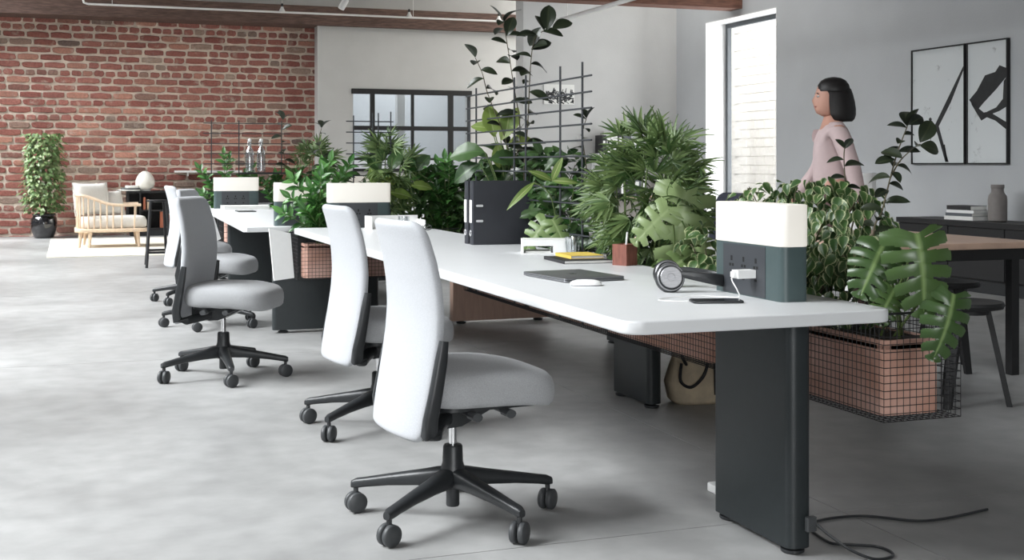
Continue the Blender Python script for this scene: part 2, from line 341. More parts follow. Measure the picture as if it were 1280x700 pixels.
# brick wall at the far end
wall_back = struct('wall_back', MB().box((WX, BY, 0), (4.3, BY + 0.25, 5.6)).box((4.3, BY, 3.3), (RX + 0.4, BY + 0.25, 5.6)), M['mortar'], 'old exposed red brick wall with pale mortar', 'wall')
def brick_mesh(L, h, seed):
    r = random.Random(seed); j = lambda a: r.uniform(-a, a)
    mb = MB(); y0, y1 = 0.03, -0.020
    def q(x, z, y, a): return Vector((x + j(a), y, z + j(a)))
    back = [Vector((0, y0, 0)), Vector((L, y0, 0)), Vector((L, y0, h)), Vector((0, y0, h))]
    n = 4; out = []
    for k in range(n): out.append((L * k / n, 0))
    for k in range(2): out.append((L, h * k / 2))
    for k in range(n): out.append((L - L * k / n, h))
    for k in range(2): out.append((0, h - h * k / 2))
    ring1 = []; ring0 = []; ring2 = []
    for x, z in out:
        dx, dz = j(0.007), j(0.006)
        corner = (x in (0, L)) and (z in (0, h))
        cx, cz = x + dx + (0.008 * (1 if x == 0 else -1) if corner else 0), z + dz + (0.008 * (1 if z == 0 else -1) if corner else 0)
        ring0.append(Vector((cx, y0, cz))); ring1.append(Vector((cx, y1 + 0.009, cz)))
        ring2.append(Vector((cx + (L / 2 - cx) * 0.045, y1 + j(0.003), cz + (h / 2 - cz) * 0.17)))
    mb.loft([ring0, ring1, ring2], caps=False); n0 = len(mb.v) - 12; mb.f.append(tuple(range(n0, n0 + 12)))
    return mb
PITCH, BL = 0.1225, 0.352
stretch = [brick_mesh(BL - 0.026, PITCH - 0.033, 100 + i) for i in range(7)]
header = [brick_mesh(BL / 2 - 0.024, PITCH - 0.033, 200 + i) for i in range(5)]
s_me = [b.mesh('brick', M['brick'], False) for b in stretch]; h_me = [b.mesh('brick', M['brick'], False) for b in header]
bricks = []
for row in range(30):
    z = 3.60 - PITCH * (row + 1)
    hd = row % 6 == 1
    x = WX + R.uniform(-0.1, 0.2) if not hd else WX + 0.05
    while x < 5.4:
        half = hd or R.random() < 0.10
        wv = (BL / 2 if half else BL) * R.uniform(0.95, 1.06)
        bricks.append((x, z + R.uniform(-0.004, 0.004), half, R.randrange(5), wv / (BL / 2 if half else BL), R.uniform(0.94, 1.06), R.uniform(-0.006, 0.008)))
        x += wv
rest = MB(); cnt = 0
def shown(x, z): return -1.1 < x < 3.95 and (z > 1.35 or (x < 1.6 and z > 0.75))
for (x, z, half, k, sx, sz, dy) in bricks:
    Mx = Matrix.Translation((x, BY + dy - 0.004, z)) @ Matrix.Diagonal((sx, 1, sz, 1))
    if x > 4.05: continue
    if shown(x, z) and cnt < 300:
        link('brick', (h_me if half else s_me)[k], wall_back, Mx); cnt += 1
    else:
        src = (header if half else stretch)[k]; rest.add([Mx @ q for q in src.v], src.f)
tag(rest.build('brick', M['brick'], wall_back, False), kind='stuff')

# white plastered bay with the interior window, beside the bricks
PY = 20.95
def white_bay():
    x0, x1 = 4.02, RX; wx0, wx1, wz0, wz1 = 4.64, 6.76, 1.05, 2.43
    mb = MB().box((x0, PY, 0), (wx0, PY + 0.28, 3.54)).box((wx1, PY, 0), (x1, PY + 0.28, 3.54)).box((wx0, PY, wz1), (wx1, PY + 0.28, 3.54)).box((wx0, PY, 0), (wx1, PY + 0.28, wz0))
    struct('wall_far', mb, M['plaster'], 'white plastered wall bay beside the brick wall', 'wall')
    mb = MB().box((4.0, 24.4, 0), (RX + 0.4, 24.6, 3.5)).box((4.0, BY + 0.25, 0), (4.2, 24.4, 3.5)).box((RX + 0.2, BY, 0), (RX + 0.4, 24.4, 3.5)).box((4.2, BY + 0.25, 3.3), (RX + 0.2, 24.4, 3.5)).box((4.2, BY + 0.3, -0.1), (RX + 0.2, 24.4, 0))
    l = bpy.data.lights.new('added_room_light', 'AREA'); l.size = 2.5; l.energy = 100; lo = bpy.data.objects.new('added_room_light', l); C.objects.link(lo); lo.location = (6.1, 22.9, 3.25)  # unseen area lamp, added to brighten the room behind the black window
    fr = struct('window_1', MB().box((wx0 - 0.03, PY - 0.03, wz1 - 0.04), (wx1 + 0.03, PY + 0.05, wz1 + 0.05)), M['black_metal'], 'black steel framed interior window in white wall', 'window')
    tw = 0.05
    for xa, t in ((4.98, 0.075), (5.70, 0.045), (6.40, 0.09), (6.74, 0.045)):
        MB().box((xa - t / 2, PY - 0.025, wz0), (xa + t / 2, PY + 0.04, wz1 - 0.04)).build('mullion', M['black_metal'], fr, False)
    for za, t in ((1.80, 0.075), (1.26, 0.04), (1.07, 0.05)):
        MB().box((wx0, PY - 0.03, za - t / 2), (wx1, PY + 0.03, za + t / 2)).build('transom', M['black_metal'], fr, False)
    ed = [wx0, 4.98, 5.70, 6.40, 6.74]
    for i in range(4):
        for za, zb in ((1.26, 1.80), (1.80, 2.41)):
            MB().box((ed[i], PY + 0.0, za), (ed[i + 1], PY + 0.008, zb)).build('pane', M['pane_grey'], fr, False)
    struct('wall_beyond', mb, M['plaster_grey'], 'pale grey room wall seen through the black window', 'wall')
    struct('trim_3', MB().box((5.66, PY + 0.9, 0), (5.80, PY + 1.05, 3.3)), M['white_paint'], 'white upright behind the black window panes', 'post')
white_bay()
# nearer white wall with the bookshelf, and the right wall with its tall window
NY = 15.78
struct('wall_middle', MB().box((5.86, NY, 0), (RX + 0.4, NY + 0.3, 5.6)), M['plaster'], 'bright white wall behind the tall planting', 'wall')
W0, W1, WT = 12.9, 14.92, 3.10
rw = MB().box((RX, -4, 0), (RX + 0.4, W0 + 0.23, 5.6)).box((RX, W1 + 0.0, 0), (RX + 0.4, NY, 5.6)).box((RX, W0 + 0.23, WT), (RX + 0.4, W1, 5.6)).box((RX, W0 + 0.23, 0), (RX + 0.4, W1, 0.25))
struct('wall_right', rw, M['plaster_grey'], 'grey plastered right wall holding the two paintings', 'wall')
struct('trim_4', MB().box((RX - 0.004, W1 - 0.012, 0.25), (RX + 0.3, W1, WT)).box((RX - 0.004, W0 + 0.23, WT - 0.012), (RX + 0.3, W1 - 0.012, WT)).box((RX - 0.004, W0 + 0.23, 0.25), (RX + 0.3, W0 + 0.242, WT - 0.012)), M['white_paint'], 'white lining of the tall window opening', 'window reveal')
wf = struct('window_2', MB().box((RX + 0.30, W0 + 0.23, 0.25), (RX + 0.36, W0 + 0.30, WT)).box((RX + 0.30, W1 - 0.07, 0.25), (RX + 0.36, W1, WT)).box((RX + 0.30, W0 + 0.3, WT - 0.07), (RX + 0.36, W1 - 0.07, WT)).box((RX + 0.30, W0 + 0.3, 0.25), (RX + 0.36, W1 - 0.07, 0.32)), M['charcoal_grey'], 'tall overexposed window with thin grey frame', 'window')
MB().box((RX + 0.325, W0 + 0.29, 0.31), (RX + 0.333, W1 - 0.06, WT - 0.06)).build('pane', M['pane'], wf, False)
# left wall with its row of tall windows (outside the frame, the room's daylight)
lw = MB(); y = -4.0
for a, b in WINDOWS:
    lw.box((WX - 0.4, y, 0), (WX, a, 5.6)); lw.box((WX - 0.4, a, 0), (WX, b, WZ0)); lw.box((WX - 0.4, a, WZ1), (WX, b, 5.6)); y = b
lw.box((WX - 0.4, y, 0), (WX, BY + 0.3, 5.6))
struct('wall_left', lw, M['plaster'], 'white left wall with a row of tall windows', 'wall')
for i, (a, b) in enumerate(WINDOWS):
    t = 0.05
    f = MB().box((WX - 0.3, a, WZ0), (WX - 0.24, a + t, WZ1)).box((WX - 0.3, b - t, WZ0), (WX - 0.24, b, WZ1)).box((WX - 0.3, a, WZ0), (WX - 0.24, b, WZ0 + t)).box((WX - 0.3, a, WZ1 - t), (WX - 0.24, b, WZ1)).box((WX - 0.3, (a + b) / 2 - 0.025, WZ0), (WX - 0.24, (a + b) / 2 + 0.025, WZ1))
    fo = struct('window_%d' % (i + 3), f, M['black_metal'], 'tall steel window number %d along the left wall' % (i + 1), 'window')
    MB().box((WX - 0.275, a + t, WZ0 + t), (WX - 0.268, b - t, WZ1 - t)).build('pane', M['pane'], fo, False)
fx0, fx1, fz0, fz1 = FW
struct('wall_front', MB().box((WX - 0.4, -4.3, 0), (fx0, -4, 5.6)).box((fx1, -4.3, 0), (RX + 0.4, -4, 5.6)).box((fx0, -4.3, 0), (fx1, -4, fz0)).box((fx0, -4.3, fz1), (fx1, -4, 5.6)), M['ceiling_paint'], 'plain dark wall behind the viewer', 'wall')
fo = struct('window_9', MB().box((fx0, -4.22, fz0), (fx0 + 0.05, -4.16, fz1)).box((fx1 - 0.05, -4.22, fz0), (fx1, -4.16, fz1)).box((fx0 + 0.05, -4.22, fz0), (fx1 - 0.05, -4.16, fz0 + 0.05)).box((fx0 + 0.05, -4.22, fz1 - 0.05), (fx1 - 0.05, -4.16, fz1)), M['black_metal'], 'steel window behind the viewer', 'window')
MB().box((fx0 + 0.05, -4.195, fz0 + 0.05), (fx1 - 0.05, -4.188, fz1 - 0.05)).build('pane', M['pane'], fo, False)
# timber beams
struct('wall_upper', MB().box((WX, BY - 0.05, 3.86), (RX, BY + 0.0, 5.6)), M['plaster'], 'pale plaster band above the timber beam', 'wall')
struct('trim_1', MB().box((WX, BY - 0.62, 3.54), (5.92 + 1.85, BY + 0.02, 3.86)), M['old_timber'], 'long weathered timber beam along the brick wall top', 'beam')
struct('trim_2', MB().box((WX, 13.95, 3.18), (RX, 14.25, 3.52)), M['red_timber'], 'reddish timber beam meeting the right wall', 'beam')
# neighbour's facade outside the right window
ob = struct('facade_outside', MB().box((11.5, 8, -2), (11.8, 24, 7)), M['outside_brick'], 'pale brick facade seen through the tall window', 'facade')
br = MB()
for r_ in range(22):
    for k in range(24):
        y0 = 12.5 + k * 0.30 + (0.15 if r_ % 2 else 0); z0 = 0.2 + r_ * 0.16
        br.box((11.485, y0, z0), (11.5, y0 + 0.285, z0 + 0.147))
tag(br.build('brick', M['outside_brick'], ob, False), kind='stuff')

# ------------------------------------------------------------------ bench desks
def desk_top(name, label, poly, z1=0.74, t=0.038, group=None):
    o = thing(name, label, 'desk', (sum(p[0] for p in poly) / len(poly), sum(p[1] for p in poly) / len(poly), 0), 0, group)
    c = o.location.copy()
    MB().slab([(x - c.x, y - c.y) for x, y in poly], z1 - t, z1, 0.006).build('desk_top', M['laminate'], o)
    return o, c
def leg_slab(root, c, x0, y0, x1, y1, z1, m='leg_metal', r=0.028, z0=0.022):
    r = min(r, (x1 - x0) / 2.01, (y1 - y0) / 2.01)
    lg = MB().slab(rrect(x0 - c.x, y0 - c.y, x1 - c.x, y1 - c.y, r), z0, z1).build('leg', M[m], root)
    ax = (x1 - x0) > (y1 - y0)
    for s in (0.1, 0.9):
        fx = x0 + (x1 - x0) * (s if ax else 0.5) - c.x; fy = y0 + (y1 - y0) * (0.5 if ax else s) - c.y
        MB().lathe([(0.030, 0), (0.036, 0.004), (0.036, 0.012), (0.02, 0.016), (0.02, z0)], (fx, fy, 0), 14).build('foot', M['black_plastic'], lg)
    return lg
GD = 'white bench desks'
dk, c = desk_top('bench_desk', 'long white bench desk nearest the viewer, carrying laptop and headphones', rrect(1.405, 2.985, 2.265, 8.18, 0.055, 6), group=GD)
leg_slab(dk, c, 2.003, 3.14, 2.085, 3.60, 0.70)
leg_slab(dk, c, 1.70, 7.70, 1.78, 8.14, 0.70)
MB().box((1.60 - c.x, 3.3 - c.y, 0.665), (1.64 - c.x, 7.9 - c.y, 0.70)).build('under_rail', M['black_metal'], dk, False)
MB().box((2.00 - c.x, 3.6 - c.y, 0.655), (2.06 - c.x, 7.45 - c.y, 0.70)).build('under_rail', M['black_metal'], dk, False)
dk, c = desk_top('bench_desk', 'white bench desk across the planter with dark slab leg', rrect(2.585, 5.05, 3.42, 8.15, 0.055, 6), group=GD)
leg_slab(dk, c, 2.588, 5.27, 2.665, 5.68, 0.70)
leg_slab(dk, c, 3.30, 6.95, 3.38, 7.35, 0.70)
dk, c = desk_top('bench_desk', 'white bench desk in the middle distance before the brick wall', [(1.115, 8.47), (1.14, 8.44), (2.00, 8.44), (2.02, 8.47), (2.02, 12.18), (2.0, 12.2), (1.27, 12.2), (1.24, 12.17)], group=GD)
leg_slab(dk, c, 1.325, 8.50, 2.07, 8.58, 0.70)
leg_slab(dk, c, 1.43, 11.9, 1.98, 11.98, 0.70)
dk, c = desk_top('bench_desk', 'white bench desk over a pinkish wooden end panel', rrect(2.62, 8.44, 3.42, 12.0, 0.05), group=GD)
leg_slab(dk, c, 2.632, 8.56, 3.385, 8.64, 0.70, 'pine', 0.006)
leg_slab(dk, c, 2.64, 11.8, 3.38, 11.88, 0.70)
dk, c = desk_top('bench_desk', 'farthest white bench desk near the two glass bottles', rrect(1.20, 12.62, 2.9, 13.6, 0.05), group=GD)
leg_slab(dk, c, 1.42, 12.7, 2.0, 12.78, 0.70)
leg_slab(dk, c, 2.2, 13.3, 2.8, 13.38, 0.70)

# ------------------------------------------------------------------ wire planters
def planter(label, x0, y0, x1, y1, liners, z0=0.392, z1=0.715, step=0.0225, wr=0.0013, taper=None):
    root = thing('wire_planter', label, 'planter', ((x0 + x1) / 2, (y0 + y1) / 2, 0), 0, 'wire mesh planters between the desks'); c = root.location.copy()
    mb = MB()
    def wire(a, b): 
        a = Vector(a) - c; b = Vector(b) - c; d = (b - a).normalized(); u = Vector((0, 0, 1)) if abs(d.z) < 0.5 else Vector((1, 0, 0)); x = d.cross(u) * wr; y_ = d.cross(x)
        mb.loft([[p + x, p + y_, p - x, p - y_] for p in (a, b)], False)
    nx = max(2, round((x1 - x0) / step)); ny = max(2, round((y1 - y0) / step)); nz = round((z1 - z0) / step)
    for i in range(nx + 1):
        x = x0 + (x1 - x0) * i / nx
        wire((x, y0, z0), (x, y0, z1)); wire((x, y1, z0), (x, y1, z1)); wire((x, y0, z0), (x, y1, z0))
    for j in range(ny + 1):
        y = y0 + (y1 - y0) * j / ny
        wire((x0, y, z0), (x0, y, z1)); wire((x1, y, z0), (x1, y, z1)); wire((x0, y, z0), (x1, y, z0))
    for k in range(nz + 1):
        z = z0 + (z1 - z0) * k / nz
        for p, q in (((x0, y0), (x1, y0)), ((x1, y0), (x1, y1)), ((x1, y1), (x0, y1)), ((x0, y1), (x0, y0))): wire((p[0], p[1], z), (q[0], q[1], z))
    mb.build('wire_mesh', M['wire'], root, False)
    rim = MB()
    for z in (z1,):
        rr = [Vector((a, b, z)) - c for a, b in ((x0, y0), (x1, y0), (x1, y1), (x0, y1), (x0, y0))]
        for a, b in zip(rr, rr[1:]): rim.tube([a, b], 0.004, 6)
    rim.build('rim', M['wire'], root)
    for (a0, b0, a1, b1) in liners:
        lb = MB().slab(rrect(a0 - c.x, b0 - c.y, a1 - c.x, b1 - c.y, 0.03), z0 + 0.008, 0.612).build('planter_box', M['clay'], root)
        MB().slab(rrect(a0 + 0.012 - c.x, b0 + 0.012 - c.y, a1 - 0.012 - c.x, b1 - 0.012 - c.y, 0.02), 0.612, 0.622).build('soil', M['soil'], lb)
        MB().loft([[Vector((x - c.x, y - c.y, z)) for x, y in rrect(a0 + d, b0 + d, a1 - d, b1 - d, 0.03 - d * 0.5)] for d, z in ((0, 0.6), (0, 0.628), (0.011, 0.628), (0.011, 0.6))], False, True).build('box_rim', M['clay'], lb)
    return root
pl = planter('long black wire planter with terracotta boxes behind the nearest desk', 2.285, 3.07, 2.565, 7.20,
        [(2.315, 3.115, 2.528, 4.10), (2.315, 4.16, 2.528, 5.15), (2.315, 5.21, 2.528, 6.17), (2.315, 6.23, 2.528, 7.15)])
for y in (4.3, 6.5):     # brackets that hang the planter from the desk edge
    MB().box((2.07 - pl.location.x, y - 0.02 - pl.location.y, 0.68), (2.29 - pl.location.x, y + 0.02 - pl.location.y, 0.70)).build('bracket', M['black_metal'], pl, False)
def cap(pl, pts, y0, y1):
    c = pl.location
    MB().loft([[Vector((x - c.x, y - c.y, z - c.z)) for x, z in pts] for y in (y0, y1)]).build('end_panel', M['white_paint'], pl, False)
pl = planter('wire planter lying crosswise at the end of the first desk row', 1.44, 8.195, 3.38, 8.415, [(1.49, 8.225, 2.4, 8.385), (2.44, 8.225, 3.35, 8.385)], step=0.024)
cap(pl, [(1.262, 0.735), (1.405, 0.70), (1.43, 0.40), (1.295, 0.385)], 8.27, 8.30)
for x in (1.5, 3.3):
    MB().box((x - 0.01 - pl.location.x, 8.41 - pl.location.y, 0.42), (x + 0.01 - pl.location.x, 8.50 - pl.location.y, 0.46)).build('bracket', M['black_metal'], pl, False)
pl = planter('farthest wire planter, crosswise below the two bottles', 1.42, 12.25, 2.9, 12.55, [(1.46, 12.28, 2.86, 12.52)], step=0.05, wr=0.002)
cap(pl, [(1.245, 0.80), (1.30, 0.76), (1.40, 0.44), (1.33, 0.40)], 12.22, 12.26)

# ------------------------------------------------------------------ trellises
def trellis(label, verts, rows, z0, r=0.0058, extra=0.0):
    """verts: [(x, y, ztop)], rows: [(z, (x,y) start, (x,y) end)]"""
    root = thing('trellis', label, 'trellis', (verts[0][0], verts[0][1], z0), 0, 'black rod trellises'); c = root.location.copy()
    for x, y, zt in verts:
        MB().tube([Vector((x, y, z0)) - c, Vector((x, y, zt)) - c], r, 8).build('upright', M['trellis_metal'], root)
    for z, a, b in rows:
        MB().tube([Vector((a[0], a[1], z)) - c, Vector((b[0], b[1], z)) - c], r * 0.8, 8).build('rail', M['trellis_metal'], root)
    return root
tx = 2.305
trellis('tall black rod trellis rising from the planter beside the binders', [(tx, y, z) for y, z in ((5.40, 1.65), (5.68, 1.65), (6.17, 1.64), (6.35, 1.64), (7.02, 1.62), (7.15, 1.55))],
        [(1.578 - 0.0755 * k, (tx - 0.009, 5.27), (tx - 0.009, 7.19)) for k in range(13)], 0.40)
trellis('small black trellis above the middle lamp with the palm behind', [(1.854, 8.36, 1.50), (1.988, 8.36, 1.52), (2.029, 8.36, 1.52), (2.118, 8.36, 1.53)],
        [(1.46 - 0.075 * k, (1.80, 8.351), (2.135, 8.351)) for k in range(13)], 0.42, 0.0048)
tr = trellis('thin far trellis in front of the brick wall carrying a bottle shelf', [(1.328, 12.40, 1.60), (1.595, 12.40, 1.60), (2.015, 12.40, 1.60)],
        [(1.57 - 0.10 * k, (1.25, 12.389), (2.1, 12.389)) for k in range(10)], 0.42, 0.0055)
MB().box((1.60 - 1.328, -0.16, 1.07 - 0.42), (2.06 - 1.328, -0.016, 1.085 - 0.42)).build('shelf', M['black_metal'], tr, False)

# ------------------------------------------------------------------ desk lamps with a socket base
def desk_lamp(label, L=0.42, T=0.10, sockets=True, group='glowing block lamps'):
    """long side along local x, face to -y, origin on the desk"""
    root = thing('desk_lamp', label, 'lamp', group=group)
    b = MB().slab(rrect(-L / 2, -T / 2, L / 2, T / 2, 0.026), 0, 0.168).build('lamp_base', M['lamp_metal'], root)
    MB().slab(rrect(-L / 2 - 0.002, -T / 2 - 0.002, L / 2 + 0.002, T / 2 + 0.002, 0.028), 0.168, 0.298, 0.004).build('lamp_shade', M['lamp_glow'], root)
    p = MB().box((-L * 0.34, -T / 2 - 0.0015, 0.004), (L * 0.28, -T / 2 + 0.01, 0.163)).build('socket_panel', M['socket_panel'], b, False)
    if sockets:
        for i in range(3):
            x = -L * 0.21 + i * 0.075
            MB().box((x - 0.005, -T / 2 - 0.0022, 0.108), (x + 0.005, -T / 2, 0.124)).box((x - 0.014, -T / 2 - 0.0022, 0.090), (x - 0.003, -T / 2, 0.099)).box((x + 0.003, -T / 2 - 0.0022, 0.090), (x + 0.014, -T / 2, 0.099)).box((x - 0.007, -T / 2 - 0.0022, 0.050), (x + 0.007, -T / 2, 0.058)).build('socket', M['hole'], b, False)
    return root
def place(o, x, y, z=0, rz=0): o.location = (x, y, z); o.rotation_euler = (0, 0, rz); return o
place(desk_lamp('large glowing block lamp with socket panel at the near desk corner'), 2.094, 3.455, 0.74, -PI / 2)
place(desk_lamp('glowing block lamp just behind the second chair'), 1.835, 8.118, 0.74, -0.0)
place(desk_lamp('glowing block lamp half hidden by the feathery green plant', L=0.40), 1.535, 8.52, 0.74, 0)
place(desk_lamp('farthest glowing block lamp, seen against the brick wall'), 1.53, 12.10, 0.74, 0)
place(desk_lamp('glowing block lamp deep in the foliage beside the black window', L=0.5), 2.78, 12.74, 0.74, 0)

# ------------------------------------------------------------------ office chairs
def superring(cx, cy, rx, ry, z, e=3.2, n=36, fn=None):
    out = []
    for k in range(n):
        a = 2 * PI * k / n; ca, sa = math.cos(a), math.sin(a)
        x = rx * math.copysign(abs(ca) ** (2 / e), ca); y = ry * math.copysign(abs(sa) ** (2 / e), sa)
        v = Vector((cx + x, cy + y, z)); out.append(fn(v) if fn else v)
    return out
def office_chair():
    root = thing('office_chair', '-', 'chair', group='light grey office swivel chairs')
    # seat cushion
    def sf(v):
        d = max(0, v.x - 0.06); v.z -= 0.55 * d * d + 0.12 * abs(v.y) ** 2; return v
    rings = []
    for z, s in ((0.405, 0.86), (0.410, 0.94), (0.425, 0.985), (0.452, 1.0), (0.480, 0.995), (0.500, 0.965), (0.513, 0.90), (0.519, 0.78), (0.522, 0.5), (0.521, 0.12)):
        rings.append(superring(0.068, 0, 0.236 * s, 0.238 * s, z, 4.0 if s > 0.8 else 3.0, fn=sf))
    seat = MB().loft(rings).build('seat', M['seat_fabric'], root, ang=80)
    MB().slab(rrect(-0.11, -0.19, 0.24, 0.19, 0.05), 0.388, 0.412).build('seat_pan', M['black_plastic'], seat)
    # tall back: loft of rounded strips following the spine curve
    prof = [(0.305, -0.212), (0.36, -0.206), (0.42, -0.196), (0.52, -0.178), (0.62, -0.163), (0.70, -0.158), (0.78, -0.163), (0.86, -0.176), (0.93, -0.194), (0.985, -0.213)]
    def px_(z):
        for (a, xa), (b, xb) in zip(prof, prof[1:]):
            if z <= b + 1e-6: t = (z - a) / (b - a); t = max(0, t); return xa + (xb - xa) * t
        return prof[-1][1]
    rings = []; N = 44
    for i in range(N + 1):
        e = 0.5 - 0.5 * math.cos(PI * i / N); z = 0.305 + 0.68 * e
        d = min(z - 0.305, 0.985 - z); k = min(1, d / 0.045); rr = math.sqrt(max(0, 1 - (1 - k) ** 2))
        hw = (0.222 - 0.028 * max(0, (z - 0.62) / 0.36) ** 2 - 0.012 * max(0, (0.5 - z) / 0.2)) - 0.045 * (1 - rr)
        kt = min(1, d / 0.02); th = 0.026 * max(0.25, math.sqrt(max(0, 1 - (1 - kt) ** 2)))
        def bf(v): v.x += 0.55 * v.y * v.y; return v
        rings.append(superring(px_(z), 0, th, hw, z, 3.6, 40, bf))
    MB().loft(rings).build('backrest', M['back_fabric'], root, ang=80)
    # side brackets that carry the back
    for s in (-1, 1):
        pts = [(-0.128, 0.232, 0.620), (-0.138, 0.234, 0.56), (-0.156, 0.234, 0.46), (-0.172, 0.230, 0.38), (-0.172, 0.220, 0.338), (-0.14, 0.180, 0.325), (-0.10, 0.11, 0.335), (-0.04, 0.05, 0.35)]
        rings = []
        for i, p in enumerate(pts):
            p = Vector(p); q = Vector(pts[min(i + 1, 7)]) - Vector(pts[max(i - 1, 0)]); q.normalize()
            side = Vector((0, 1, 0)) if i < 5 else Vector((0, 0, 1)); fw = q.cross(side).normalized(); side = fw.cross(q)
            wv = (0.014, 0.019, 0.021, 0.023, 0.026, 0.026, 0.026, 0.022)[i]; tv = (0.010, 0.014, 0.015, 0.016, 0.018, 0.020, 0.022, 0.022)[i]
            rings.append([p + fw * wv * math.copysign(abs(math.cos(a)) ** 0.6, math.cos(a)) + side * tv * math.copysign(abs(math.sin(a)) ** 0.6, math.sin(a)) for a in [2 * PI * k / 14 for k in range(14)]])
        mb = MB().loft(rings)
        if s < 0: mb.v = [Vector((v.x, -v.y, v.z)) for v in mb.v]; mb.f = [tuple(reversed(f)) for f in mb.f]
        mb.build('back_bracket', M['black_plastic'], root, ang=60)
    mech = MB().loft([[Vector((x, y, z)) for x, z in ((-0.15, 0.392), (0.13, 0.392), (0.12, 0.372), (0.0, 0.318), (-0.05, 0.315), (-0.15, 0.335))] for y in (-0.075, 0.075)]).build('tilt_mechanism', M['black_plastic'], root, False)
    for x, ys in ((-0.02, -0.215), (0.10, -0.205), (0.06, 0.21)):
        MB().tube([(x, 0.0, 0.378), (x, ys, 0.378)], 0.009, 8).tube([(x, ys + (0.02 if ys < 0 else -0.02), 0.378), (x, ys - (0.03 if ys < 0 else -0.03), 0.378)], 0.017, 10, flat=0.8).build('lever', M['caster_plastic'], mech)
    MB().lathe([(0.0135, 0.235), (0.0135, 0.32)], n=16).build('gas_lift', M['chrome'], root)
    base = MB().lathe([(0.020, 0.045), (0.022, 0.05), (0.022, 0.10), (0.040, 0.105), (0.046, 0.13), (0.041, 0.165), (0.034, 0.19), (0.032, 0.240), (0.028, 0.246)], n=24).build('base', M['black_plastic'], root, ang=50)
    return root, base
def chair_leg_mesh():
    rings = []
    for r, z, w_, h in ((0.02, 0.140, 0.030, 0.034), (0.05, 0.138, 0.030, 0.032), (0.12, 0.130, 0.026, 0.025), (0.22, 0.117, 0.022, 0.019), (0.30, 0.104, 0.019, 0.016), (0.335, 0.098, 0.018, 0.016), (0.352, 0.094, 0.012, 0.012)):
        rings.append([Vector((r, w_ * math.copysign(abs(math.cos(a)) ** 0.7, math.cos(a)), z + h * math.copysign(abs(math.sin(a)) ** 0.7, math.sin(a)))) for a in [2 * PI * k / 14 for k in range(14)]])
    return MB().loft(rings).mesh('leg', M['black_plastic'], ang=60)
def caster_meshes():
    st = MB().tube([(0, 0, 0.095), (0, 0, 0.055)], 0.009, 8).sphere((0, 0, 0.043), (0.02, 0.009, 0.022), 10, 6).mesh('caster', M['black_plastic'])
    wh = MB()
    for s in (-1, 1):
        wh.loft([[Vector((r * math.cos(a), s * yy, 0.034 + r * math.sin(a))) for a in [2 * PI * k / 20 for k in range(20)]] for r, yy in ((0.012, 0.005), (0.031, 0.005), (0.034, 0.008), (0.034, 0.020), (0.031, 0.0235), (0.008, 0.024))])
    return st, wh.mesh('wheel', M['caster_plastic'], ang=50)
leg_me = chair_leg_mesh(); cast_me, wheel_me = caster_meshes()
def finish_chair(root, base_angle, seed):
    r = random.Random(seed)
    base = [c for c in root.children if c.name.startswith('base')][0]
    for k in range(5):
        a = math.radians(base_angle + 72 * k) - root.rotation_euler.z
        link('leg', leg_me, base, Matrix.Rotation(a, 4, 'Z'))
        cm = Matrix.Translation((0.338 * math.cos(a), 0.338 * math.sin(a), 0)) @ Matrix.Rotation(r.uniform(-0.5, 0.5) + 0.55 - root.rotation_euler.z, 4, 'Z')
        cs = link('caster', cast_me, root, cm); link('wheel', wheel_me, cs)
proto, _ = office_chair()
CH = [(1.185, 3.855, 6, 2, 'light grey office chair nearest the viewer at the white desk'),
      (1.295, 5.32, 5, 2, 'light grey office chair second from the viewer at the white desk'),
      (0.80, 6.87, -28, -18, 'office chair turned away from the desk, shaded backrest facing the aisle'),
      (0.98, 9.08, -24, 30, 'office chair with shaded back directly behind the turned chair'),
      (1.00, 10.72, 5, 12, 'farthest light grey office chair, beside the black bar stool')]
chairs = []
for i, c_ in enumerate(CH):
    o = proto if i == 0 else copy_tree(proto)
    chairs.append(o)
for o, (x, y, rz, ba, lab) in zip(chairs, CH):
    place(o, x, y, 0, math.radians(rz)); o['label'] = lab
    finish_chair(o, ba, int(x * 100))
# dark chair on the far side of the planter
dc = copy_tree(proto); 
for ch in list(dc.children):
    if ch.name.startswith('caster'):
        for g in list(ch.children): bpy.data.objects.remove(g)
        bpy.data.objects.remove(ch)
    elif ch.name.startswith('base'):
        for g in list(ch.children): bpy.data.objects.remove(g)
for ch in dc.children:
    if ch.name.split('.')[0] in ('backrest', 'seat'):
        ch.data = ch.data.copy(); ch.data.materials[0] = M['navy_fabric']
place(dc, 3.72, 6.75, 0, math.radians(178)); dc['label'] = 'dark navy office chair on the far side behind the large lamp'; del dc['group']
finish_chair(dc, 20, 5)

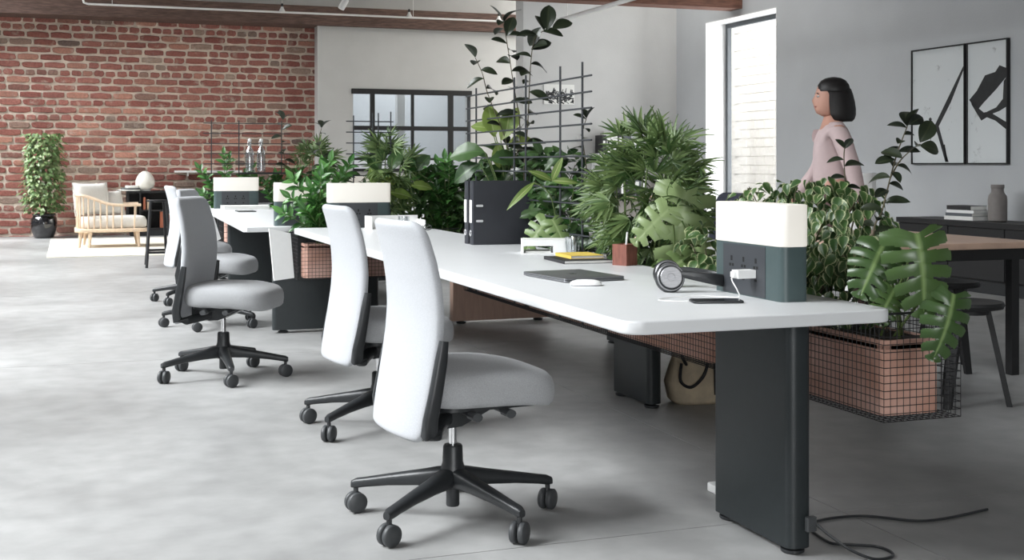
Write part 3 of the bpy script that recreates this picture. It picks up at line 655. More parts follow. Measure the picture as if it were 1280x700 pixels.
# ------------------------------------------------------------------ plants
def grid_leaf(width, nt=8, ns=4, fold=0.25, curl=0.3, keep=None, along=None, mat_=None, name='leaf', edge_drop=0.0, wav=0.0, zf=None):
    """unit-length leaf: base at the origin, midrib along +y, face +z; width(t) is the half width"""
    vs = []; ed = []; idx = {}
    for i in range(nt + 1):
        t = i / nt
        for j in range(-ns, ns + 1):
            s_ = j / ns; wv = width(t)
            y = t + (along(t, abs(s_)) if along else 0)
            a = t * curl
            zz = -curl * t * t * 0.6 + fold * abs(s_) * wv - edge_drop * (abs(s_) ** 2) * wv + wav * math.sin(t * 26) * abs(s_) * wv + (zf(t, s_) if zf else 0)
            idx[(i, j)] = len(vs); vs.append((s_ * wv, y, zz)); ed.append(abs(s_))
    fs = []
    for i in range(nt):
        for j in range(-ns, ns):
            sm = abs((j + 0.5) / ns); tm = (i + 0.5) / nt
            if keep and not keep(tm, sm, 1 if j >= 0 else -1): continue
            fs.append((idx[(i, j)], idx[(i, j + 1)], idx[(i + 1, j + 1)], idx[(i + 1, j)]))
    me = bpy.data.meshes.new(name); me.from_pydata(vs, [], fs); me.update(); me.shade_smooth()
    at = me.attributes.new('edge', 'FLOAT', 'POINT'); at.data.foreach_set('value', ed)
    if mat_: me.materials.append(M[mat_])
    return me
ell = lambda wmax, p=1.0, q=0.9: (lambda t: wmax * (math.sin(PI * min(1, max(0, t)) ** p) ** q) + 0.004)
LEAF = {}
LEAF['rubber'] = [grid_leaf(ell(0.27, 1.25, 0.65), 10, 3, 0.35, c, mat_='leaf_rubber') for c in (0.4, 0.7, 1.0)]
LEAF['dark'] = [grid_leaf(ell(0.27, 0.85), 6, 2, 0.3, c, mat_='leaf_dark') for c in (0.3, 0.8)]
LEAF['zz'] = [grid_leaf(ell(0.23, 0.8), 6, 2, 0.3, c, mat_='leaf_zz') for c in (0.2, 0.5)]
LEAF['yellow'] = [grid_leaf(ell(0.27, 1.1, 0.9), 10, 4, 0.2, c, mat_='leaf_yellow', wav=0.12) for c in (0.4, 0.8)]
LEAF['greenbig'] = [grid_leaf(ell(0.33, 1.15, 0.8), 10, 4, 0.2, c, mat_='leaf_dark', wav=0.10) for c in (0.4, 0.8)]
LEAF['variegated'] = [grid_leaf(ell(0.36, 0.72), 6, 3, 0.30, c, mat_='leaf_variegated') for c in (0.25, 0.7)]
LEAF['striped'] = [grid_leaf(ell(0.09, 0.9), 10, 3, 0.3, 0.5, mat_='leaf_striped')]
def monstera(mat_, nf=5, curl=0.5, drop=0.35, wd=0.46, gk=1.0):
    """heart-shaped blade cut into rounded fingers"""
    def width(t): return wd * (0.86 + 0.14 * math.sin(PI * min(1, t * 1.6))) * math.sqrt(max(0.0, 1 - max(0, (t - 0.35) / 0.65) ** 2.0)) + 0.004
    def along(t, s): return -0.26 * (1 - t) ** 2 * s ** 1.2 + 0.24 * t * (1 - 0.6 * t) * s
    def zf(t, s):
        f = (t - 0.08) / 0.86 * nf + (0.18 if s > 0 else 0); fr = f - math.floor(f)
        return -0.05 * abs(s) * (fr - 0.5) - 0.05 * abs(s) * (2 * fr - 1) ** 2 if 0.08 <= t <= 0.94 else 0
    def keep(t, s, side):
        if t < 0.08: return s < 0.55 + 5.5 * t
        if t > 0.94: return True
        f = (t - 0.08) / 0.86 * nf + (0.18 if side > 0 else 0); fr = f - math.floor(f); g = 0.5 + 0.5 * math.sin(f * 5 + side)
        gap = (0.10 + 0.17 * max(0, s - 0.25)) * gk
        if (fr < gap * 0.55 or fr > 1 - gap) and s > 0.20 + 0.14 * g: return False
        u = abs(2 * fr - 1)
        return s < 1.0 - 0.22 * u ** 3
    return grid_leaf(width, 96, 14, 0.10, curl, keep, along, mat_, edge_drop=drop, zf=zf)
LEAF['monstera'] = [monstera('leaf_monstera'), monstera('leaf_monstera', 5, 0.75, 0.5)]
LEAF['monstera_pale'] = [monstera('leaf_monstera_pale', 4, 0.5, 0.3, 0.40, 1.55), monstera('leaf_monstera_pale', 4, 0.7, 0.35, 0.42, 1.4)]

def orient(pos, d, n, L, wscale=1.0):
    """matrix for a leaf at pos growing along d with its face towards n"""
    y = Vector(d).normalized(); n = Vector(n)
    x = y.cross(n)
    if x.length < 1e-3: x = y.cross(Vector((1, 0.2, 0)))
    x.normalize(); z = x.cross(y)
    m = Matrix((x, y, z)).transposed().to_4x4()
    return Matrix.Translation(pos) @ m @ Matrix.Diagonal((L * wscale, L, L, 1))
class Plant:
    def __init__(s, name, label, base, group=None, cat='plant'):
        s.base = Vector(base); s.root = thing(name, label, cat, s.base, 0, group); s.n = 0; s.stuff = MB(); s.ed = []; s.smat = None; s.r = random.Random(hash(label) % 1000 if False else len(label) * 31 + int(s.base.x * 100)); s.stems = None
    def leaf(s, kind, pos, d, n, L, w_=1.0, name='leaf'):
        s.n += 1
        ms = LEAF[kind]; me = ms[s.r.randrange(len(ms))]
        Mx = orient(Vector(pos) - s.base, d, n, L, w_)
        if s.n <= 290: return link(name, me, s.root, Mx)
        k = len(s.stuff.v); s.stuff.add([Mx @ v.co for v in me.vertices], [tuple(p.vertices) for p in me.polygons])
        s.ed += [a.value for a in me.attributes['edge'].data]; s.smat = me.materials[0]
    def stem(s, pts, r=0.005, r1=None, m='stem', name='stem'):
        return MB().tube([Vector(p) - s.base for p in pts], r, 6, r1 or r * 0.6).build(name, M[m], s.root)
    def done(s):
        if s.ed:
            me = s.stuff.mesh('foliage', s.smat); at = me.attributes.new('edge', 'FLOAT', 'POINT'); at.data.foreach_set('value', s.ed)
            tag(link('foliage', me, s.root), kind='stuff')
        return s.root
def smooth_path(pts, n=10):
    pts = [Vector(p) for p in pts]; P = [pts[0]] + pts + [pts[-1]]; out = []
    for i in range(1, len(P) - 2):
        for k in range(n):
            t = k / n; a, b, c, d = P[i - 1], P[i], P[i + 1], P[i + 2]
            out.append(0.5 * ((2 * b) + (c - a) * t + (2 * a - 5 * b + 4 * c - d) * t * t + (3 * b - a - 3 * c + d) * t ** 3))
    out.append(pts[-1]); return out
TOCAM = Vector((-SA, -CA, 0.1))
def rubber_stem(P, pts, L=0.085, gap=0.045, start=0.15, r=0.0045, kind='rubber', top=2, spread=0.9):
    path = smooth_path(pts); P.stem(path, r, r * 0.5)
    acc = 0; total = sum((b - a).length for a, b in zip(path, path[1:])); run = 0; ang = P.r.uniform(0, 6)
    for a, b in zip(path, path[1:]):
        run += (b - a).length; acc += (b - a).length
        if run < total * start or acc < gap: continue
        acc = 0; ang += 2.4
        d = Vector((math.cos(ang), math.sin(ang), P.r.uniform(-0.15, spread - 0.25)))
        P.leaf(kind, b, d, Vector((0, 0, 0.8)) + TOCAM * 0.75 + Vector((P.r.uniform(-.5, .5), 0, 0)), L * P.r.uniform(0.75, 1.2))
    for k in range(top):
        ang += 2.4
        P.leaf(kind, path[-1], Vector((math.cos(ang) * 0.5, math.sin(ang) * 0.5, 1)), Vector((math.cos(ang + PI), math.sin(ang + PI), 0.6)) , L * P.r.uniform(0.9, 1.2))

# --- tall rubber plants in the middle of the long planter
P = Plant('rubber_plant', 'tall dark rubber plant reaching highest above the black binders', (2.42, 6.55, 0.62), 'rubber plants')
D = 7.0
b0 = Vector((2.42, 6.55, 0.62))
rubber_stem(P, [b0] + [pt(x, y, D) for x, y in ((636, 240), (650, 170), (641, 100), (634, 55), (630, 28))], 0.11, 0.034, 0.25)
rubber_stem(P, [b0 + Vector((0.03, -0.1, 0))] + [pt(x, y, D - 0.15) for x, y in ((655, 230), (660, 150), (663, 85), (668, 50), (680, 38))], 0.11, 0.034, 0.25, top=1)
rubber_stem(P, [b0 + Vector((0, 0.1, 0))] + [pt(x, y, D + 0.1) for x, y in ((642, 225), (632, 175), (610, 118), (603, 92), (594, 72))], 0.105, 0.05, 0.25, top=1)
for (x, y, dx, dy, L) in ((676, 34, -0.4, 0.55, 0.12), (684, 38, 0.05, -0.8, 0.15), (690, 36, 0.9, -0.5, 0.12), (664, 62, 0.6, -0.3, 0.12), (634, 45, 0.2, -0.9, 0.12)):
    v = Vector((CA * dx, -SA * dx, -dy)); P.leaf('rubber', pt(x, y, D - 0.15), v, TOCAM + Vector((0, 0, 0.5)), L, 1.1)
P.done()
P = Plant('rubber_plant', 'slim rubber plant standing behind the right end of the black trellis', (2.47, 5.75, 0.62), 'rubber plants')
rubber_stem(P, [(2.47, 5.75, 0.62)] + [pt(x, y, 6.25) for x, y in ((728, 260), (733, 215), (728, 170), (733, 148))], 0.07, 0.05, 0.2)
P.done()
# --- rubber plants in the near planter
P = Plant('rubber_plant', 'rubber plant at the right, its leaves crossing the left painting', (2.47, 3.30, 0.62), 'rubber plants')
D = 3.95
rubber_stem(P, [(2.47, 3.30, 0.62)] + [pt(x, y, D) for x, y in ((1092, 300), (1103, 262), (1113, 222), (1122, 190), (1134, 158))], 0.068, 0.017, 0.40, 0.0035)
rubber_stem(P, [pt(1113, 222, D), pt(1126, 200, D - 0.03), pt(1148, 180, D - 0.06)], 0.066, 0.025, 0.3, 0.0028, top=0)
for (x, y, dx, dy, L) in ((1150, 178, 0.3, 0.5, 0.085), (1150, 182, 0.8, -0.1, 0.07), (1136, 156, 0.5, 0.35, 0.06)):
    P.leaf('rubber', pt(x, y, D - 0.06), Vector((CA * dx, -SA * dx, dy)), TOCAM + Vector((0, 0, 0.3)), L, 1.2)
P.done()
P = Plant('rubber_plant', 'small rubber sprig poking above the variegated shrub', (2.42, 3.62, 0.62), 'rubber plants')
D = 4.15
b0 = Vector((2.42, 3.62, 0.62)); path = smooth_path([b0] + [pt(x, y, D) for x, y in ((1066, 280), (1058, 240), (1055, 200), (1056, 184))]); P.stem(path, 0.003)
for (x, y, dx, dy, L) in ((1056, 186, -0.25, 0.5, 0.042), (1056, 186, 0.3, 0.5, 0.045), (1055, 200, -0.8, 0.25, 0.05), (1056, 208, 0.9, 0.5, 0.065), (1057, 222, -0.9, 0.15, 0.05), (1058, 235, 0.7, 0.2, 0.05)):
    P.leaf('rubber', pt(x, y, D), Vector((CA * dx, -SA * dx, dy)), Vector((0, 0, 1)) + TOCAM * 0.6, L, 1.2)
P.done()
# --- rubber sprigs of the crosswise planters
for lab, base, D, pts in (('thin rubber plant sprig left of the black window', (1.93, 8.33, 0.62), 8.5, ((395, 240), (403, 200), (398, 178), (402, 160))),
                          ('thin rubber plant sprig standing in front of the bricks', (2.06, 12.42, 0.62), 12.2, ((362, 240), (356, 200), (352, 170), (354, 150)))):
    P = Plant('rubber_plant', lab, base, 'rubber plants')
    rubber_stem(P, [base] + [pt(x, y, D) for x, y in pts], 0.075 * D / 9, 0.05, 0.35, top=3); P.done()

# --- variegated weeping fig
def bush(P, c, rad, n, kind, L, out=0.6, droop=0.2, stems=7, seed=1, top_bias=0.0, m='stem', front=True, wsc=1.0):
    r = random.Random(seed); c = Vector(c); rad = Vector(rad); pos = []
    for k in range(n):
        while True:
            v = Vector((r.uniform(-1, 1), r.uniform(-1, 1), r.uniform(-1, 1)))
            if 0.25 < v.length < 1: break
        if r.random() < 0.7: v = v.normalized() * r.uniform(0.72, 1.03)
        p = c + Vector((v.x * rad.x, v.y * rad.y, v.z * rad.z)); pos.append((p, v))
    if front: pos.sort(key=lambda q: q[0].x * SA + q[0].y * CA)
    for p, v in pos:
        d = Vector((v.x * out + r.uniform(-0.6, 0.6), v.y * out + r.uniform(-0.6, 0.6), v.z * 0.3 + r.uniform(-0.4, 0.4) - droop))
        P.leaf(kind, p, d, Vector((v.x, v.y, 0.6 + 0.5 * v.z)) + TOCAM * 0.5 + Vector((r.uniform(-.4, .4), r.uniform(-.4, .4), r.uniform(-.3, .3))), L * r.uniform(0.7, 1.25), wsc)
    for k in range(stems):
        a = 2 * PI * k / stems; e = c + Vector((rad.x * 0.6 * math.cos(a), rad.y * 0.6 * math.sin(a), rad.z * r.uniform(0.2, 0.8)))
        b = Vector((P.base.x + 0.03 * math.cos(a), P.base.y + 0.03 * math.sin(a), P.base.z))
        P.stem(smooth_path([b, b * 0.5 + e * 0.5 + Vector((0, 0, 0.05)), e], 5), 0.005, 0.002, m)
P = Plant('weeping_fig', 'cream-edged variegated fig shrub beside the large glowing lamp', (2.42, 3.72, 0.62))
bush(P, (2.44, 3.63, 0.94), (0.17, 0.35, 0.185), 620, 'variegated', 0.043, 0.5, 0.8, 8, 3)
bush(P, (2.44, 3.95, 0.98), (0.16, 0.25, 0.12), 150, 'variegated', 0.040, 0.5, 0.6, 4, 4)
bush(P, (2.44, 3.48, 0.80), (0.14, 0.24, 0.17), 260, 'variegated', 0.042, 0.5, 0.8, 4, 5)
P.done()
P = Plant('weeping_fig', 'small variegated shrub between pale monstera and large lamp', (2.42, 4.35, 0.62))
bush(P, (2.42, 4.38, 0.78), (0.10, 0.17, 0.16), 150, 'variegated', 0.058, 0.6, 0.4, 5, 8); P.done()

# --- monsteras: each leaf on its own stalk
def monstera_plant(label, base, leaves, kind):
    """leaves: (attach px, py, depth, tip px, py, depth, length, width factor, face lean)"""
    P = Plant('monstera', label, base, 'monstera plants')
    for (x, y, d, x2, y2, d2, L, wf, lean) in leaves:
        a = pt(x, y, d); b = pt(x2, y2, d2)
        P.leaf(kind, a, b - a, TOCAM + Vector(lean), L, wf)
        m_ = P.base * 0.45 + a * 0.55 + Vector((0, 0, 0.06))
        P.stem(smooth_path([P.base + Vector((P.r.uniform(-.04, .04), P.r.uniform(-.05, .05), 0)), m_, a], 6), 0.0045, 0.003, 'green_stem', 'leaf_stalk')
    return P.done()
monstera_plant('dark green monstera hanging over the near planter end', (2.45, 3.22, 0.62), [
    (1146, 292, 3.52, 1168, 380, 3.44, 0.205, 1.08, (0, 0, 0.35)),
    (1104, 306, 3.62, 1074, 366, 3.52, 0.15, 1.15, (-0.3, 0, 0.35)),
    (1192, 368, 3.50, 1184, 442, 3.44, 0.17, 0.95, (0.2, 0, 0.3)),
    (1118, 362, 3.72, 1098, 400, 3.66, 0.11, 1.1, (-0.2, 0, 0.3))], 'monstera')
monstera_plant('pale green monstera beside the wooden pencil holder', (2.42, 4.62, 0.62), [
    (858, 238, 5.15, 846, 332, 5.02, 0.31, 1.05, (0.0, 0, 0.1)),
    (836, 262, 5.0, 796, 296, 4.95, 0.18, 1.0, (-0.1, 0, 0.3)),
    (868, 318, 5.05, 815, 340, 4.92, 0.21, 1.0, (0, 0, 1.0)),
    (880, 300, 5.0, 884, 340, 4.9, 0.13, 0.9, (0.1, 0, 0.3))], 'monstera_pale')
monstera_plant('small monstera leaning out behind the white letter tray', (2.40, 5.62, 0.62), [
    (684, 276, 6.02, 654, 306, 5.95, 0.16, 1.1, (-0.1, 0, 0.6)),
    (690, 274, 6.0, 708, 302, 5.9, 0.15, 0.9, (0.1, 0, 0.5))], 'monstera_pale')

# --- fan palms
def fan_mesh(n, seed, spread=150, mat_='leaf_palm'):
    r = random.Random(seed); vs = []; fs = []; ed = []
    for k in range(n):
        a = math.radians(-spread / 2 + spread * k / (n - 1) + r.uniform(-5, 5)); L = r.uniform(0.82, 1.0) * (1 - 0.25 * abs(k / (n - 1) - 0.5) * 2); dr = r.uniform(0.25, 0.6)
        d = Vector((math.sin(a), math.cos(a), 0)); sd = Vector((d.y, -d.x, 0)); n0 = len(vs); st = 6
        for i in range(st + 1):
            t = i / st; hw = 0.052 * math.sin(PI * min(1, 0.10 + 0.9 * t)) ** 0.8 + 0.002; c = d * (t * L) + Vector((0, 0, -dr * t * t * 0.6))
            for s_ in (-1, 0, 1): vs.append(c + sd * (s_ * hw) + Vector((0, 0, 0.03 * abs(s_)))); ed.append(abs(s_))
        for i in range(st):
            for j in range(2): q = n0 + i * 3 + j; fs.append((q, q + 1, q + 4, q + 3))
    me = bpy.data.meshes.new('frond'); me.from_pydata([tuple(v) for v in vs], [], fs); me.shade_smooth(); me.materials.append(M[mat_])
    at = me.attributes.new('edge', 'FLOAT', 'POINT'); at.data.foreach_set('value', ed); return me
LEAF['fan'] = [fan_mesh(8, 1, 130), fan_mesh(10, 2, 165), fan_mesh(7, 3, 110), fan_mesh(9, 4, 150)]
def fan_palm(label, base, c, rad, n, L, seed, canes=6):
    P = Plant('fan_palm', label, base, 'fan palms'); r = random.Random(seed); c = Vector(c)
    tops = []
    for k in range(canes):
        a = 2 * PI * k / canes; b = P.base + Vector((0.05 * math.cos(a), 0.09 * math.sin(a), 0)); e = c + Vector((rad[0] * 0.55 * math.cos(a), rad[1] * 0.6 * math.sin(a), rad[2] * r.uniform(0.3, 0.95)))
        P.stem(smooth_path([b, (b + e) / 2, e], 5), 0.006, 0.003, 'green_stem', 'cane'); tops.append((b, e))
    for k in range(n):
        while True:
            v = Vector((r.uniform(-1, 1), r.uniform(-1, 1), r.uniform(-1, 1)))
            if v.length < 1: break
        v = v.normalized() * r.uniform(0.55, 1.0)
        p = c + Vector((v.x * rad[0], v.y * rad[1], v.z * rad[2]))
        d = Vector((v.x + r.uniform(-.4, .4), v.y + r.uniform(-.4, .4), max(-0.5, v.z * 0.8) + r.uniform(-0.3, 0.7)))
        P.leaf('fan', p, d, Vector((0, 0, 0.7)) + TOCAM * 0.7 + Vector((r.uniform(-.6, .6), r.uniform(-.5, .5), 0)), L * r.uniform(0.75, 1.2), name='frond')
    return P.done()
fan_palm('large fan palm in the long planter below the tall window', (2.42, 5.05, 0.62), (2.44, 4.98, 1.02), (0.20, 0.44, 0.34), 190, 0.135, 11, 8)
fan_palm('fan palm in the crosswise planter beside the small trellis', (2.05, 8.30, 0.62), (2.10, 8.33, 1.10), (0.17, 0.14, 0.28), 80, 0.14, 12, 4)
fan_palm('small fan palm rising right of the far bottles', (2.30, 12.42, 0.62), (2.32, 12.42, 1.14), (0.22, 0.14, 0.24), 40, 0.16, 13, 4)

# --- zz plants: arching stalks with paired glossy leaflets
def zz_plant(label, base, stalks, L=0.07, n=8, seed=1):
    P = Plant('zz_plant', label, base, 'zz plants'); r = random.Random(seed)
    for (dx, dy, h, lean) in stalks:
        b = P.base + Vector((r.uniform(-.05, .05), r.uniform(-.03, .03), 0)); e = b + Vector((dx, dy, h))
        path = smooth_path([b, b + Vector((dx * 0.3, dy * 0.3, h * 0.55)), e], 8); P.stem(path, 0.006, 0.0025, 'green_stem', 'stalk')
        m_ = len(path); side = Vector((r.uniform(-1, 1), r.uniform(-1, 1), 0)).normalized()
        for k in range(n):
            t = 0.30 + 0.68 * k / (n - 1); p = path[min(m_ - 1, int(t * (m_ - 1)))]; tg = (path[min(m_ - 1, int(t * (m_ - 1)) + 1)] - path[max(0, int(t * (m_ - 1)) - 1)]).normalized()
            sd = tg.cross(side).normalized() if k % 2 else side
            for s_ in (-1, 1):
                P.leaf('zz', p, sd * s_ + tg * 0.75, tg * 0.2 + Vector((0, 0, 0.5)) + TOCAM * 0.8 - sd * s_ * 0.3, L * (1.1 - 0.35 * t) * r.uniform(0.85, 1.15))
        P.leaf('zz', path[-1], (path[-1] - path[-3]), TOCAM, L * 0.8)
    return P.done()
def stalkset(n, rx, ry, h0, h1, seed):
    r = random.Random(seed); return [(r.uniform(-rx, rx), r.uniform(-ry, ry), r.uniform(h0, h1), 0) for _ in range(n)]
zz_plant('bright zz plant arching before the half hidden lamp', (1.64, 8.28, 0.60), [(-0.28, -0.04, 0.34, 0), (-0.20, 0.0, 0.46, 0), (-0.10, -0.04, 0.40, 0), (-0.02, 0.0, 0.54, 0), (0.06, -0.03, 0.58, 0), (0.10, 0.0, 0.48, 0), (0.02, -0.06, 0.36, 0), (-0.14, -0.07, 0.26, 0), (0.14, -0.03, 0.34, 0), (-0.24, 0.02, 0.24, 0), (0.08, -0.05, 0.28, 0), (0.0, -0.04, 0.48, 0), (0.12, 0.0, 0.56, 0), (-0.06, -0.05, 0.32, 0)], 0.112, 10, 2)
zz_plant('far zz plant to the left of the two bottles', (1.46, 12.40, 0.60), [(-0.22, -.02, 0.52, 0), (-0.14, 0, 0.40, 0), (-0.02, -.02, 0.66, 0), (0.06, 0, 0.62, 0), (0.14, -.02, 0.46, 0), (0.24, 0, 0.52, 0), (-0.20, 0, 0.28, 0), (0.0, -.04, 0.36, 0)], 0.11, 10, 3)
zz_plant('far zz plant spreading below the two bottles', (2.02, 12.40, 0.60), stalkset(8, 0.24, 0.06, 0.28, 0.5, 23), 0.11, 10, 4)
zz_plant('zz plant filling the crosswise planter just left of the binders', (2.50, 8.25, 0.60), stalkset(13, 0.28, 0.05, 0.34, 0.60, 25), 0.105, 10, 5)
zz_plant('zz plant with fresh green leaflets behind the binders', (2.40, 6.75, 0.60), stalkset(9, 0.08, 0.30, 0.26, 0.52, 26), 0.09, 9, 6)
zz_plant('zz plant at the foot of the tall trellis', (2.42, 5.95, 0.60), stalkset(9, 0.08, 0.22, 0.24, 0.50, 27), 0.08, 9, 7)

# --- leafy shrubs that fill the planters
def shrub(label, base, c, rad, n, kind, L, seed, stems=6, droop=0.1):
    P = Plant('leafy_shrub', label, base, 'leafy shrubs'); bush(P, c, rad, n, kind, L, 0.7, droop, stems, seed); return P.done()
shrub('dark leafy shrub behind the tall trellis', (2.43, 6.2, 0.62), (2.44, 6.1, 0.98), (0.13, 0.38, 0.28), 290, 'dark', 0.085, 31)
shrub('mid green leafy shrub above the left binder', (2.43, 6.95, 0.62), (2.45, 6.90, 1.02), (0.15, 0.30, 0.24), 280, 'dark', 0.10, 32)
shrub('dark leafy shrub low at the foot of the large palm', (2.43, 5.2, 0.62), (2.43, 5.2, 0.76), (0.11, 0.32, 0.13), 120, 'dark', 0.08, 33)
shrub('low dark shrub in front of the crosswise planter lamp', (2.35, 8.31, 0.62), (2.45, 8.35, 0.92), (0.32, 0.12, 0.25), 280, 'dark', 0.09, 34)
shrub('dark shrub right of the crosswise palm', (2.75, 8.31, 0.62), (2.72, 8.33, 0.86), (0.30, 0.12, 0.26), 200, 'dark', 0.10, 35)
shrub('dark shrub behind the far bottles', (2.6, 12.42, 0.62), (2.5, 12.42, 0.90), (0.40, 0.13, 0.22), 130, 'dark', 0.12, 36)
# --- big-leaved yellow green plants
def bigleaf(label, base, leaves, kind='yellow'):
    P = Plant('broad_leaf_plant', label, base, 'broad leaved plants')
    for (x, y, d, dx, dy, L, k) in leaves:
        a = pt(x, y, d); v = Vector((CA * dx, -SA * dx, dy))
        P.leaf(k, a, v, TOCAM + Vector((0, 0, 0.6)), L)
        P.stem(smooth_path([P.base, P.base * 0.4 + a * 0.6 + Vector((0, 0, 0.05)), a], 5), 0.004, 0.003, 'green_stem', 'leaf_stalk')
    return P.done()
bigleaf('plant with large yellow green leaves among the rubber stems', (2.44, 6.7, 0.62), [
    (618, 172, 7.15, -0.15, 0.9, 0.20, 'yellow'), (626, 176, 7.1, 0.35, 0.8, 0.22, 'yellow'), (634, 180, 7.2, 0.6, 0.2, 0.15, 'yellow'), (618, 162, 7.2, -0.9, 0.25, 0.14, 'yellow'), (622, 178, 7.05, 0.05, -0.6, 0.15, 'yellow'), (632, 172, 7.1, 0.1, 0.7, 0.17, 'yellow'),
    (606, 190, 7.0, -0.9, 0.1, 0.20, 'greenbig'), (600, 205, 7.0, -0.9, -0.35, 0.18, 'greenbig'), (612, 200, 6.95, 0.8, 0.2, 0.17, 'greenbig'), (645, 205, 7.0, 0.5, 0.4, 0.16, 'greenbig')])
bigleaf('plant with yellow green leaves above the crosswise planter', (2.3, 8.31, 0.62), [
    (468, 232, 8.45, -0.15, 0.8, 0.13, 'yellow'), (474, 235, 8.4, 0.6, 0.45, 0.14, 'yellow'), (486, 240, 8.4, 0.9, -0.1, 0.16, 'yellow'), (500, 225, 8.5, -0.9, 0.15, 0.16, 'yellow'), (512, 232, 8.45, 0.9, 0.1, 0.15, 'yellow'),
    (466, 246, 8.3, -0.8, -0.2, 0.14, 'yellow'), (520, 215, 8.5, 0.4, 0.6, 0.15, 'greenbig'), (488, 214, 8.5, 0.3, 0.9, 0.16, 'greenbig'), (476, 215, 8.5, -0.5, 0.8, 0.15, 'greenbig')])
P = Plant('striped_leaf_plant', 'plant with one long cream striped leaf hanging over the binder', (2.38, 5.85, 0.62))
a = pt(668, 228, 6.05); bb = pt(634, 256, 5.95); P.leaf('striped', a, bb - a, TOCAM + Vector((0, 0, 0.4)), 0.19); P.stem(smooth_path([P.base, pt(690, 250, 6.1), a], 6), 0.004, 0.003, 'green_stem', 'leaf_stalk')
a2 = pt(690, 226, 6.1)
for x2, y2 in ((700, 200), (720, 225), (672, 215)):
    b2 = pt(x2, y2, 6.05); P.leaf('striped', a2, b2 - a2, TOCAM + Vector((0, 0, 0.4)), 0.13, 1.6)
P.done()

# --- potted fig by the brick wall
def potted_fig():
    base = Vector((-0.36, 20.85, 0)); root = thing('potted_fig', 'bushy green fig tree in a glossy black pot by bricks', 'plant', base)
    pot = MB().lathe([(0.12, 0), (0.145, 0.01), (0.19, 0.13), (0.205, 0.24), (0.19, 0.32), (0.165, 0.35), (0.185, 0.375), (0.175, 0.385), (0.150, 0.36), (0.145, 0.33)], n=28).build('pot', M['shell_gloss'], root)
    MB().lathe([(0.15, 0.33), (0.01, 0.335)], n=20).build('soil', M['soil'], pot)
    r = random.Random(5)
    for k in range(5):
        a = 2 * PI * k / 5; MB().tube(smooth_path([(0.03 * math.cos(a), 0.03 * math.sin(a), 0.33), (0.08 * math.cos(a), 0.08 * math.sin(a), 0.8), (0.2 * math.cos(a + .5), 0.2 * math.sin(a + .5), 1.45)], 6), 0.012, 6, 0.004).build('trunk', M['stem'], root)
    me0 = grid_leaf(ell(0.27, 0.8), 4, 1, 0.3, 0.4, mat_='leaf_ficus_far'); mb = MB(); ed = []
    for k in range(1500):
        z = r.uniform(0.42, 1.66); a = r.uniform(0, 2 * PI); rr = (0.36 - 0.06 * (z - 0.42)) * math.sqrt(r.uniform(0.25, 1)) * (0.9 + 0.12 * math.sin(5 * a + z * 6)); 
        if z < 0.6: rr *= 0.9
        v = Vector((math.cos(a), math.sin(a), 0)); p = Vector((rr * math.cos(a), rr * math.sin(a) * 0.8, z))
        Mx = orient(p, v * 0.6 + Vector((r.uniform(-.8, .8), r.uniform(-.8, .8), -0.3)), v + TOCAM * 0.4 + Vector((0, 0, 0.7)), r.uniform(0.06, 0.10))
        mb.add([Mx @ q.co for q in me0.vertices], [tuple(p_.vertices) for p_ in me0.polygons]); ed += [x.value for x in me0.attributes['edge'].data]
    me = mb.mesh('foliage', M['leaf_ficus_far']); at = me.attributes.new('edge', 'FLOAT', 'POINT'); at.data.foreach_set('value', ed)
    tag(link('foliage', me, root), kind='stuff')
potted_fig()

# ------------------------------------------------------------------ things on the near desk
ZD = 0.74
def binder(label, y):
    root = thing('ring_binder', label, 'binder', (2.155, y, ZD), math.radians(-3), 'black lever arch binders')
    x0, x1, t, h = -0.155, 0.155, 0.036, 0.335
    cv = MB().box((x0, -t, 0), (x1, -t + 0.003, h)).build('cover', M['binder_board'], root, False)
    MB().box((x0, t - 0.003, 0), (x1, t, h)).build('cover', M['binder_board'], root, False)
    sp = MB().loft([[Vector((x0 - 0.001 - 0.006 * math.cos(a), t * math.sin(a), z)) for a in [-PI / 2 + PI * k / 8 for k in range(9)]] + [Vector((x0 + 0.002, t, z)), Vector((x0 + 0.002, -t, z))] for z in (0, h)]).build('spine', M['binder_board'], root)
    MB().box((x0 - 0.0085, -0.022, 0.115), (x0 - 0.0065, 0.022, 0.235)).build('label', M['paper'], sp, False)
    ring = [(x0 - 0.008, 0.014 * math.cos(2 * PI * k / 16), 0.06 + 0.014 * math.sin(2 * PI * k / 16)) for k in range(17)]
    MB().tube(ring, 0.003, 6).build('finger_ring', M['silver'], sp)
    for z in (0.085, 0.165):
        MB().slab(rrect(x0 + 0.012, -0.006, x0 + 0.050, 0.006, 0.0055), 0, 0.003).xf(Matrix.Translation((0, -t - 0.002, z + 0.04)) @ Matrix.Rotation(PI / 2, 4, 'X')).build('slot_rivet', M['silver'], cv)
    MB().box((x0 + 0.02, -t + 0.006, 0.004), (x1 - 0.008, t - 0.006, h - 0.012)).build('pages', M['paper'], root, False)
binder('black ring binder with white spine label, the nearer of the pair', 6.155)
binder('black ring binder with white spine label, the farther of the pair', 6.245)

